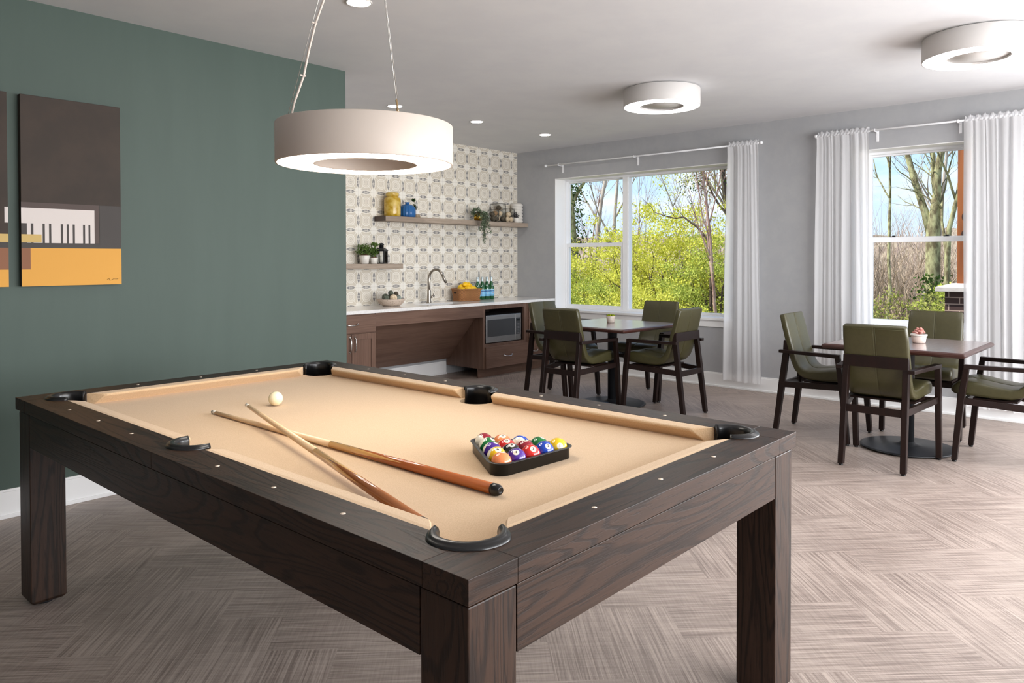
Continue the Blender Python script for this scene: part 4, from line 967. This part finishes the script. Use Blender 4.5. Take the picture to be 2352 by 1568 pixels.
# ------------------------------------------------------------------ dining chairs (front = +x)
def quadbar(a, b, wa, wb, ty):           # bar in the xz plane from a to b (x,z), widths wa, wb across, y from ty[0] to ty[1] at a and ty[2], ty[3] at b
    (ax, az), (bx_, bz) = a, b
    r0 = [(ax-wa/2, ty[0], az), (ax+wa/2, ty[0], az), (ax+wa/2, ty[1], az), (ax-wa/2, ty[1], az)]
    r1 = [(bx_-wb/2, ty[2], bz), (bx_+wb/2, ty[2], bz), (bx_+wb/2, ty[3], bz), (bx_-wb/2, ty[3], bz)]
    return r0, r1
def make_chair(label):
    t = thing('dining_armchair', label, 'chair', (0, 0, 0), 0, 'green armchairs at the cafe tables')
    for s_ in (-1, 1):
        yy = lambda c, w=.036: sorted((s_*c-w/2, s_*c+w/2))
        r0, r1 = quadbar((-.281, .012), (-.228, .41), .036, .047, yy(.188)+yy(.184))
        _, r2 = quadbar((0, 0), (-.197, .66), 1, .044, [0, 0]+yy(.181)); _, r3 = quadbar((0, 0), (-.201, .722), 1, .030, [0, 0]+yy(.180))
        lg = obj('leg', MB().loft([r0, r1, r2, r3], smooth=False), CHAIRW, t, .003)
        obj('glide', MB().lathe([(.012, 0), (.014, .003), (.014, .012)], 12, T=Matrix.Translation((-.281, s_*.188, 0))), BLACK, lg)
        r0, r1 = quadbar((.283, .012), (.247, .41), .034, .042, yy(.266)+yy(.268)); _, r2 = quadbar((0, 0), (.212, .655), 1, .034, [0, 0]+yy(.270))
        lg = obj('leg', MB().loft([r0, r1, r2], smooth=False), CHAIRW, t, .003)
        obj('glide', MB().lathe([(.012, 0), (.014, .003), (.014, .012)], 12, T=Matrix.Translation((.283, s_*.266, 0))), BLACK, lg)
        # arm: swings outwards to the front
        a = [(-.238, s_*.199, .632), (-.238, s_*.240, .632), (-.238, s_*.240, .656), (-.238, s_*.199, .656)]
        b_ = [(.230, s_*.247, .628), (.230, s_*.292, .628), (.230, s_*.292, .656), (.230, s_*.247, .656)]
        if s_ < 0: a.reverse(); b_.reverse()
        obj('arm', MB().loft([a, b_], smooth=False), CHAIRW, t, .003)
        a = [(-.236, s_*.172, .360), (-.236, s_*.197, .360), (-.236, s_*.197, .406), (-.236, s_*.172, .406)]
        b_ = [(.240, s_*.250, .392), (.240, s_*.275, .392), (.240, s_*.275, .434), (.240, s_*.250, .434)]
        if s_ < 0: a.reverse(); b_.reverse()
        obj('side_rail', MB().loft([a, b_], smooth=False), CHAIRW, t, .002)
    a = [(-.226, y_, z_) for y_, z_ in ((-.17, 0), )]
    rl = MB(); rl.add([(-.221, -.197, .652), (-.221, .197, .652), (-.199, .197, .652), (-.199, -.197, .652), (-.217, -.197, .728), (-.217, .197, .728), (-.190, .197, .728), (-.190, -.197, .728)], [(3, 2, 1, 0), (4, 5, 6, 7), (0, 1, 5, 4), (1, 2, 6, 5), (2, 3, 7, 6), (3, 0, 4, 7)])
    obj('back_rail', rl, CHAIRW, t, .003)
    obj('rear_stretcher', MB().box(-.250, -.226, -.170, .170, .354, .400), CHAIRW, t, .002)
    obj('front_stretcher', MB().box(.222, .244, -.252, .252, .386, .426), CHAIRW, t, .002)
    obj('seat_support', MB().box(-.06, .19, -.20, .20, .418, .430), CHAIRW, t)
    # one bent cushion: section swept along the back, the bend and the seat
    cl = [(-.2345, .926, .020, .184), (-.232, .918, .023, .192), (-.213, .845, .0235, .196), (-.190, .755, .024, .198), (-.163, .655, .024, .199), (-.137, .572, .025, .199), (-.112, .520, .028, .199), (-.075, .485, .031, .200), (-.025, .471, .035, .203), (.06, .474, .041, .208), (.15, .484, .047, .214), (.225, .490, .050, .219), (.266, .487, .046, .220), (.292, .474, .034, .219), (.306, .461, .018, .214)]
    NP = len(cl); rings = []; mids = [[], []]
    sy = [-1, -.985, -.93, -.80, -.5, -.06, -.018, 0, .018, .06, .5, .80, .93, .985, 1]
    hh_ = [.55, .80, .95, 1, 1.04, 1.0, .95, .88, .95, 1.0, 1.04, 1, .95, .80, .55]
    for k, (cx_, cz_, th, hw) in enumerate(cl):
        p0 = cl[max(k-1, 0)]; p1 = cl[min(k+1, NP-1)]; d_ = Vector((p1[0]-p0[0], 0, p1[1]-p0[1])).normalized(); n_ = Vector((-d_.z, 0, d_.x))  # towards the sitter
        if n_.x+n_.z < 0: n_ = -n_
        up = [(Vector((cx_, y_*hw, cz_))+n_*th*q_) for y_, q_ in zip(sy, hh_)]; dn = [(Vector((cx_, y_*hw, cz_))-n_*th*q_) for y_, q_ in zip(sy, hh_)]
        rings.append([tuple(v) for v in up]+[tuple(v) for v in reversed(dn)]); mids[0].append(Vector((cx_, 0, cz_))+n_*th*1.0); mids[1].append(Vector((cx_, 0, cz_))-n_*th*1.0)
    cu = obj('upholstered_seat', MB().loft(rings, True, True), GREENV, t)
    sm = MB()
    for y_ in (-.007, .007):
        sm.tube([m_+Vector((0, y_, 0)) for m_ in mids[0][1:-2]], .0009, 4); sm.tube([m_+Vector((0, y_, 0)) for m_ in mids[1][1:6]], .0009, 4)
    sm.tube([(cl[1][0]-.024, y_, cl[1][1]-.012) for y_ in np.linspace(-.18, .18, 5)], .0009, 4)
    obj('stitching', sm, SEAM, cu)
    obj('backrest_bracket', MB().box(-.205, -.178, -.10, .10, .668, .705), CHAIRW, t)
    return t
ch0 = make_chair('green armchair backing onto the room at pink succulent table, facing window')
ch0.location = (5.385, 1.468, 0); ch0.rotation_euler = (0, 0, 0)
for (x_, y_, a_, lb) in ((5.93, 2.078, -90, 'green armchair seen from the side beside the curtain at pink succulent table'),
                         (6.595, 1.475, 180, 'green armchair backing onto the narrower window at pink succulent table'),
                         (5.958, .833, 90, 'green armchair cut off by picture edge at pink succulent table'),
                         (5.365, 4.025, 0, 'green armchair with dark back to the room at green succulent table'),
                         (5.86, 3.400, 89, 'green armchair turned towards kitchenette at green succulent table'),
                         (5.86, 4.605, -90, 'green armchair between the counter corner and green succulent table'),
                         (6.475, 3.945, 180, 'green armchair backing onto the wider window at green succulent table')):
    dup(ch0, (x_, y_, 0), D(a_), lb)

# ------------------------------------------------------------------ curtain rods and sheer curtains
def rod(label, y0, y1, brk, name='curtain_rod'):
    ym = (y0+y1)/2; X0 = XW-.085; Z0 = 2.530
    t = thing(name, label, 'curtain rod', (XW, ym, Z0), 0)
    obj('pole', MB().tube([(-.085, y0-ym, 0), (-.085, y1-ym, 0)], .0085, 14), VINYL, t)
    for y_, s_ in ((y0, -1), (y1, 1)): obj('finial', MB().sphere((-.085, y_-ym+s_*.012, 0), .018, 16, 10), VINYL, t)
    for y_ in brk:
        obj('bracket', MB().box(-.004, 0, y_-ym-.011, y_-ym+.011, -.095, .02).box(-.085, -.002, y_-ym-.005, y_-ym+.005, -.016, -.009).box(-.099, -.071, y_-ym-.006, y_-ym+.006, -.016, -.0095).box(-.100, -.096, y_-ym-.006, y_-ym+.006, -.016, .012).box(-.06, -.045, y_-ym-.004, y_-ym+.03, .006, .016), VINYL, t, .001)
rod('white curtain rod above the wider window', 3.17, 5.945, (3.30, 4.655, 5.750))
rod('white curtain rod above the narrower window', .62, 2.60, (2.085, 1.42, .70))
def curtain(label, ya, yb, ya2, yb2, zb, folds, seed):
    q = random.Random(seed); nu, nv = folds*14, 26; ym = (ya+yb)/2; ph = [q.uniform(-1, 1) for _ in range(folds+3)]
    t = thing('sheer_curtain', label, 'curtain', (XW-.085, ym, 2.53), 0, 'sheer curtains by the windows')
    vs = []; fs = []
    for j in range(nv+1):
        v = j/nv; z = (2.515)*(1-v)+zb*v-2.53
        for i in range(nu+1):
            u = i/nu; f = u*folds; k = int(f)
            y0_, y1_ = ya+(ya2-ya)*v, yb+(yb2-yb)*v
            amp = .014+.020*min(1, v*2.2)
            w = math.sin(2*PI*(f+.22*math.sin(2.1*f+seed))+.5*v)*amp*(.55+.45*math.sin(1.3*f+seed)) + 0.004*math.sin(4.6*PI*f+3*v+seed)
            y = y0_+(y1_-y0_)*(u+.012*math.sin(2*PI*f*1.0+1+v*2)+.01*math.sin(2*PI*u*2+v*3))
            vs.append((w+(-.012 if v < .02 else 0)+.02*v, y-ym, z+(.006*math.sin(6*PI*u+seed) if j == nv else 0)))
    for j in range(nv):
        for i in range(nu):
            a_ = j*(nu+1)+i; fs.append((a_, a_+1, a_+nu+2, a_+nu+1))
    obj('panel', MB().add(vs, fs, 0, True), CURT, t, fixn=False)
    # gathered header round the rod
    hv = []; hf = []; nu2 = folds*26
    prof = [(-.011, -.016), (-.0125, -.008), (-.013, 0), (-.012, .008), (-.006, .016), (-.002, .024), (0, .038), (.002, .024), (.006, .016), (.012, .008), (.013, 0), (.0125, -.008), (.011, -.016)]
    for i in range(nu2+1):
        u = i/nu2
        for px, pz in prof:
            am = 1+.28*math.sin(2*PI*u*folds*2.6+3*pz*40)+.12*math.sin(2*PI*u*folds*6.1)
            hv.append((px*am, (ya+(yb-ya)*u)-ym+.004*math.sin(u*folds*31+pz*90), pz*(1+.22*math.sin(2*PI*u*folds*1.7+seed))-(.0)))
    m_ = len(prof)
    for i in range(nu2):
        for k in range(m_-1): hf.append((i*m_+k, (i+1)*m_+k, (i+1)*m_+k+1, i*m_+k+1))
    obj('gathered_header', MB().add(hv, hf, 0, True), CURT, t, fixn=False)
CURT = sheer('white_sheer_voile_curtain', (.94, .94, .95, 1), .20, .5)
curtain('white sheer curtain drawn aside beside the wider window', 3.185, 3.505, 3.16, 3.565, .085, 4, 3)
curtain('white sheer curtain between the two windows on narrower rod', 2.130, 2.595, 2.105, 2.625, .10, 6, 5)
curtain('wide white sheer curtain cut off by picture edge, behind armchair', .66, 1.372, .66, 1.36, .095, 8, 9)

# ------------------------------------------------------------------ outdoors
GROUND = mottled('leaf_litter_ground', srgb(122, 112, 84), srgb(96, 104, 60), 1.6, .95, detail=6)
WOODS = mottled('distant_bare_woods', srgb(118, 100, 86), srgb(162, 146, 124), 1.6, 1, detail=9, stretch=(.6, 2.2, .6))
BARK1 = mottled('pale_grey_bark', srgb(196, 182, 168), srgb(150, 134, 122), 7, .9, stretch=(1, 1, .3), detail=5)
BARK2 = mottled('mossy_bark', srgb(176, 172, 128), srgb(104, 92, 66), 11, .95, detail=7, stretch=(1, 1, .45))
BARK3 = mottled('dark_branch_bark', srgb(66, 52, 44), srgb(92, 76, 64), 8, .9)
BARK4 = mottled('reddish_twig_bark', srgb(150, 112, 98), srgb(186, 158, 146), 6, .9)
gx = np.linspace(0, 1, 41)
mb = MB(); vs = []; fs = []
def ground_z(x_, y_): return -.45-.035*max(0, x_-9)+.05*math.sin(x_*.9+y_*.4)
for i in range(41):
    for j in range(41):
        x_ = XW+WT+.02+38*(i/40)**1.5; y_ = -14+52*j/40; vs.append((x_, y_, ground_z(x_, y_)))
for i in range(40):
    for j in range(40): a_ = i*41+j; fs.append((a_, a_+41, a_+42, a_+1))
struct(obj('ground', MB().add(vs, fs, 0, True), GROUND))
vs = []; fs = []
for i in range(13):
    for j in range(81):
        t_ = i/12; x_ = 34+26*t_; y_ = -14+64*j/80
        vs.append((x_, y_, -1.7+(4.3+.35*math.sin(y_*.9)+.22*math.sin(y_*2.7+1)+.12*math.sin(y_*6.1))*min(1, t_*2.6)))
for i in range(12):
    for j in range(80): a_ = i*81+j; fs.append((a_, a_+81, a_+82, a_+1))
struct(obj('hillside', MB().add(vs, fs, 0, True), WOODS))

class Twig:
    def __init__(s, seed): s.q = random.Random(seed); s.mb = MB(); s.tips = []
    def grow(s, p, d, L, r, lev, kids, spread, up, seg=5, wob=.16, shrink=.62, ns=6):
        pts = [Vector(p)]; rad = [r]; n = ns if lev > 0 else 4; d = Vector(d).normalized(); dirs = [d]
        for k in range(n):
            d = (d+Vector((s.q.gauss(0, wob), s.q.gauss(0, wob), s.q.gauss(0, wob)+up*.12))).normalized()
            pts.append(pts[-1]+d*(L/n)); rad.append(r*(1-(.72 if lev else .8)*(k+1)/n)); dirs.append(d)
        s.mb.tube(pts, rad, seg if r > .012 else 4 if r > .006 else 3)
        if lev == 0: s.tips += [tuple(p_) for p_ in pts[1:]]; return
        for c_ in range(kids):
            k = s.q.randint(max(1, n//3), n); base = pts[k]; dd = dirs[k]
            ax = dd.cross(Vector((s.q.gauss(0, 1), s.q.gauss(0, 1), s.q.gauss(0, 1)))).normalized()
            nd = (dd*math.cos(spread)+ax*math.sin(spread)*(.6+.6*s.q.random())+Vector((0, 0, up*.4))).normalized()
            s.grow(base, nd, L*shrink*(.7+.5*s.q.random()), rad[k]*.62, lev-1, kids, spread, up, seg, wob, shrink, ns)
        s.tips += [tuple(p_) for p_ in pts[n//2:]]
def shrub(label, x_, y_, h_, rx, ry, nl, size, m, seed, bark=None, group='shrubs beyond the wider window', low=.0, cat='shrub', stems=7, spread=.75):
    nl = int(nl*1.25); size *= .8
    z0 = ground_z(x_, y_)-.02; H_ = h_-z0
    t = thing('leafy_shrub', label, cat, (x_, y_, z0), 0, group); g = Twig(seed); q = g.q
    for k in range(stems):
        a_ = 2*PI*k/stems+q.random(); lean = .25+.5*q.random()
        g.grow((.12*math.cos(a_), .12*math.sin(a_), 0), (math.cos(a_)*lean*rx/max(.5, H_), math.sin(a_)*lean*ry/max(.5, H_), 1), H_*.62, .045, 2, 5, spread, .25, wob=.2)
    obj('stems', g.mb, bark or BARK3, t)
    r = np.random.RandomState(seed)
    # leaf sprays gathered round clump centres on a lumpy crown
    nc = max(30, nl//150); d = r.normal(size=(nc, 3)); d /= np.linalg.norm(d, axis=1)[:, None]; rad = .45+.58*r.rand(nc)**.55
    C = d*rad[:, None]*np.array([rx, ry, H_*.5])*(1+.18*r.normal(size=(nc, 1)))+np.array([0, 0, H_*.52]); C[:, 2] = np.clip(C[:, 2], .1, None)
    tp = np.array(g.tips) if len(g.tips) else C
    tp = tp[r.randint(0, len(tp), nc//2)]; C = np.concatenate([C, tp])
    k = r.randint(0, len(C), nl); P = C[k]+r.normal(size=(nl, 3))*np.array([.13, .13, .085])*(rx*.55)**.5
    P = P[P[:, 2] > low]
    leaf_obj('foliage', P, size, m, t, seed+1, .62, (0, 0, .3))
    return t
YG1 = leafmat('spring_yellow_green_leaf', srgb(236, 230, 116), srgb(188, 190, 66), .33)
YG2 = leafmat('spring_green_leaf', srgb(210, 214, 112), srgb(152, 166, 70), .28)
OLV = leafmat('olive_hedge_leaf', srgb(186, 182, 104), srgb(140, 146, 80), .4)
PNKB = leafmat('pink_bud_leaf', srgb(226, 170, 140), srgb(200, 150, 120), .4)
IVY = leafmat('ivy_leaf', srgb(58, 84, 44), srgb(96, 118, 60), .25)
shrub('broad bright yellow-green shrub, tallest of those beyond the wider window', 16.6, 9.45, 2.75, 1.75, 1.75, 18900, 0.070, YG1, 21)
shrub('yellow-green shrub beyond the window mullion of the wider window', 17.2, 11.6, 2.05, 1.6, 1.6, 14700, 0.066, YG1, 22)
shrub('green shrub seen through the lower sash of the wider window', 16.2, 12.9, 1.35, 1.6, 1.6, 14700, 0.061, YG2, 23)
shrub('yellow-green shrub partly behind the curtain of the wider window', 15.4, 7.55, 1.75, 1.4, 1.3, 11550, 0.061, YG2, 24)
shrub('low green shrub nearest the sill of the wider window', 13.6, 10.1, .75, 1.2, 1.5, 10500, 0.053, YG2, 25)
shrub('low bright shrub in front below the lower sash of the wider window', 13.2, 8.3, .85, 1.1, 1.2, 9450, 0.053, YG1, 26)
shrub('green shrub filling the far corner of the lower sash view', 18.5, 15.2, 1.5, 1.8, 1.9, 12600, 0.070, YG2, 27)
shrub('dark green shrub in the gap behind the tallest yellow-green shrub', 20.5, 10.6, 1.7, 2.2, 2.2, 10500, 0.074, YG2, 28)
shrub('olive green rounded hedge bush below the mossy tree', 12.6, 3.15, .80, .95, .95, 6000, .055, OLV, 31, group='bushes beyond the narrower window')
shrub('olive green hedge bush behind chair and narrower window frame', 13.2, 4.15, .62, .9, .9, 4500, .055, OLV, 32, group='bushes beyond the narrower window')
shrub('small green bush at the foot of the mossy tree', 14.6, 2.85, .95, .6, .6, 2200, .07, YG2, 33, group='bushes beyond the narrower window')
def tree(label, x_, y_, h_, r_, lean, lev, kids, seed, bark, spread=.6, up=.35, ns=9, wob=.06, shrink=.45, name='bare_tree', group='trees beyond the windows', trunks=1, fork=0, leaves=None):
    z0 = ground_z(x_, y_)-.05; t = thing(name, label, 'tree', (x_, y_, z0), 0, group); g = Twig(seed)
    for k in range(trunks):
        a_ = g.q.random()*2*PI; off = .14*(trunks > 1)
        d_ = Vector((lean[0], lean[1], 1)) if not isinstance(lean[0], (tuple, list)) else Vector((*lean[k], 1))
        g.grow((off*math.cos(2*PI*k/trunks), off*math.sin(2*PI*k/trunks), 0), d_, h_-z0, r_*(1 if k == 0 else .72), lev, kids, spread, up, 8, wob, shrink, ns)
    obj('trunk', g.mb, bark, t)
    if leaves:
        nl, size, m, jit = leaves; r = np.random.RandomState(seed); tp = np.array(g.tips); P = tp[r.randint(0, len(tp), nl)]+r.normal(size=(nl, 3))*jit
        leaf_obj('foliage', P, size, m, t, seed, .6)
    return t, g
tree('slender reddish sapling with rising bare twigs beside the curtain', 14.6, 7.25, 4.2, .045, (0, .035), 2, 13, 41, BARK4, .5, .55, 14, .03, .42, 'sapling')
tree('pale straight bare trunk seen through the upper sash, nearer the ivy', 22, 15.88, 8, .10, (0, .0), 3, 7, 42, BARK1, .8, .25, 12, .05, .32)
tree('pale straight bare trunk seen through the upper sash beside mullion', 22.4, 15.2, 8, .085, (0, -.01), 3, 7, 43, BARK1, .8, .25, 12, .05, .32)
t, g = tree('leaning trunk wrapped in dark ivy at frame of the wider window', 19.4, 14.65, 7, .17, (0, -.015), 2, 5, 44, BARK2, .7, .2, 10, .05, .3, 'ivy_tree')
zz = np.random.RandomState(4); pv = np.stack([zz.normal(size=2600)*.20, zz.normal(size=2600)*.20+.25*(zz.rand(2600) > .6), 2.2+4.2*zz.rand(2600)**.8], 1); leaf_obj('ivy', pv, .075, IVY, t, 45, .8)
tree('tall grey tree with pink spring buds above the tallest shrub', 20.2, 9.6, 6.2, .11, (0, -.03), 3, 8, 46, BARK1, .55, .4, 10, .07, .45, 'budding_tree', leaves=(3600, .06, PNKB, .10))
tree('yellow-leaved small tree rising behind the tallest shrub', 18.2, 9.9, 4.0, .035, (0, .02), 3, 7, 47, BARK1, .7, .2, 8, .10, .5, 'young_tree', leaves=(4200, .052, YG1, .09))
tree('tree clothed in dark ivy behind the curtain edge', 18.0, 8.30, 5.2, .10, (0, -.01), 3, 7, 48, BARK3, .6, .25, 9, .08, .42, 'ivy_tree', leaves=(7000, .07, IVY, .16))
db = ((7.7, -.9), (7.72, .3), (7.70, 1.32), (7.79, 1.79), (8.07, 2.08), (8.38, 2.31), (8.57, 2.28), (8.86, 2.35), (9.15, 2.45))
t = thing('dead_branch', 'dark dead limb arching up to the sky above the shrubs', 'tree', (15.2, 7.7, -.9), 0, 'trees beyond the windows'); g = Twig(49)
g.mb.tube([(.03*math.sin(k*2), a_-7.7, b_+.9) for k, (a_, b_) in enumerate(db)], [.04, .036, .032, .028, .024, .02, .018, .013, .007], 8)
for k in (4, 5, 6, 7, 8): g.grow((0, db[k][0]-7.7, db[k][1]+.9), (g.q.gauss(0, .2), .5, .6), .5, .008, 1, 3, .6, .3, 4)
obj('trunk', g.mb, BARK3, t)
for k, (x_, y_, h_) in enumerate(((26, 19.0, 4.5), (27.5, 17.5, 4.2), (25, 21, 4.4), (28, 14.5, 4.0))):
    tree(('thin twiggy bare tree far off behind the pale trunks', 'thin twiggy bare tree far off between the pale trunks', 'thin twiggy bare tree far off beyond the ivy trunk', 'thin twiggy bare tree far off behind the budding tree')[k], x_, y_, h_, .05, (0, 0), 3, 7, 60+k, BARK4, .55, .5, 8, .08, .5, group='far twiggy trees')
mz = ground_z(16, 3.5)-.05
t = thing('mossy_tree', 'big mossy tree forking into rising stems beyond the narrower window', 'tree', (16, 3.52, mz), 0, 'trees beyond the windows'); g = Twig(51)
g.mb.tube([(0, 0, 0), (0, .0, .8), (0, .0, 1.6), (.0, -.005, 1.95-mz), (0, -.03, 2.3-mz), (0, -.06, 2.7-mz)], [.19, .15, .135, .125, .085, .06], 14)
for pl, rr in (([(0, .0, 1.65-mz), (.0, .14, 2.25-mz), (.05, .32, 2.8-mz), (.05, .46, 3.35-mz), (.1, .6, 4.2-mz)], (.085, .07, .06, .052, .03)),
               ([(0, -.02, 1.85-mz), (.0, -.06, 2.4-mz), (-.05, -.08, 3.0-mz), (-.05, -.15, 3.4-mz), (0, -.2, 4.4-mz)], (.10, .075, .068, .06, .035)),
               ([(0, -.05, 2.4-mz), (.0, .0, 2.9-mz), (0, .02, 3.4-mz), (0, .05, 4.4-mz)], (.05, .042, .038, .02))):
    g.mb.tube(pl, rr, 10)
    for k in range(9):
        p_ = Vector(pl[1+k % (len(pl)-1)]); g.grow(p_, (g.q.gauss(0, .5), g.q.gauss(0, .7), .8), .8, .014, 1, 4, .6, .3, 4)
obj('trunk', g.mb, BARK2, t)
pv = np.random.RandomState(9); n_ = 900; leaf_obj('ivy', np.stack([-.12+.06*pv.normal(size=n_), .13*pv.normal(size=n_), .3+1.5*pv.rand(n_)], 1), .06, IVY, t, 10, .8)
tree('thin mossy trunk at inner frame of the narrower window', 17.5, 4.75, 6.5, .045, (0, .0), 3, 6, 52, BARK2, .7, .3, 10, .08, .36)
tree('thin pale trunk between the mossy trunks of narrower window', 18.2, 4.35, 6.5, .05, (0, -.03), 3, 6, 53, BARK1, .7, .3, 10, .07, .36)
tree('forked mossy trunk beside the cedar post', 15.6, 3.17, 4.0, .075, (0, -.01), 3, 5, 54, BARK2, .6, .35, 9, .09, .4)
# brown tangle of undergrowth behind the mossy tree: nobody could count its twigs
g = Twig(70); q = g.q
for k in range(330):
    x_ = 18+13*q.random(); y_ = x_*(.168+.16*q.random()); z_ = ground_z(x_, y_)
    g.grow((x_, y_, z_), (q.gauss(0, .35), q.gauss(0, .35), 1), 1.3+1.7*q.random(), .02, 1, 7, .6, .2, 4, .15, .6, 4)
uo = obj('undergrowth', g.mb, mottled('brown_twig_tangle', srgb(196, 172, 148), srgb(150, 128, 108), 4, .95), fixn=False); uo['kind'] = 'stuff'; 
g = Twig(71); q = g.q
for k in range(120):
    x_ = 31+5*q.random(); y_ = x_*(.14+.66*q.random())
    g.grow((x_, y_, -1.5), (q.gauss(0, .08), q.gauss(0, .08), 1), 2.8+1.7*q.random(), .03+.02*q.random(), 1, 7, .5, .3, 4, .07, .4, 5)
fo = obj('far_woodland', g.mb, mottled('hazy_far_bark', srgb(206, 184, 172), srgb(180, 156, 146), 3, .95), fixn=False); fo['kind'] = 'stuff'; tag(fo, 'hazy band of bare woodland on the far slope', 'woodland')
tag(uo, 'brown tangle of bare undergrowth behind the mossy tree', 'undergrowth')
# porch column: timber post on a brick pier
BRICK, b, nt = mat('dark_brown_brick', srgb(70, 50, 46), .85)
x, y, z, _ = coords(nt); bk = nt.nodes.new('ShaderNodeTexBrick'); nt.links.new(vec(nt, x+y, z, 0), bk.inputs['Vector']); bk.inputs['Scale'].default_value = 1; bk.inputs['Brick Width'].default_value = .215; bk.inputs['Row Height'].default_value = .075; bk.inputs['Mortar Size'].default_value = .006
bk.inputs['Color1'].default_value = srgb(66, 46, 44); bk.inputs['Color2'].default_value = srgb(84, 60, 54); bk.inputs['Mortar'].default_value = srgb(176, 150, 136); nt.links.new(bk.outputs[0], b.inputs['Base Color'])
CEDAR, b, nt = mat('knotty_cedar', srgb(164, 96, 44), .6); x, y, z, ov = coords(nt)
n = noise(nt, vec(nt, x*14, y*14, z*1.2), 1, 4); vo = nt.nodes.new('ShaderNodeTexVoronoi'); vo.inputs['Scale'].default_value = 1; nt.links.new(vec(nt, x*11, y*11, z*5.5), vo.inputs['Vector'])
nt.links.new(mixc(nt, X(vo.outputs[0]).lt(.25), mixc(nt, n.step(.3, .7), srgb(160, 90, 40), srgb(128, 68, 28)), srgb(56, 30, 18)), b.inputs['Base Color'])
LIME = mottled('limestone_cap', srgb(206, 198, 192), srgb(190, 180, 174), 8, .8)
px_, py_ = 9.85, 1.70; gz = ground_z(px_, py_)-.02
t = thing('porch_column', 'orange cedar post standing on capped dark brick pier outside', 'column', (px_, py_, gz))
obj('brick_pier', MB().box(-.25, .25, -.25, .29, 0, 1.00-gz), BRICK, t, .004)
obj('stone_cap', MB().loft([[(-s_, -s_, z_), (s_, -s_, z_), (s_, s_+.04, z_), (-s_, s_+.04, z_)] for s_, z_ in ((.33, .985-gz), (.33, 1.035-gz), (.20, 1.075-gz))], smooth=False), LIME, t, .004)
obj('timber_post', MB().box(-.095, .095, -.05, .20, 1.06-gz, 4.3-gz), CEDAR, t, .006)
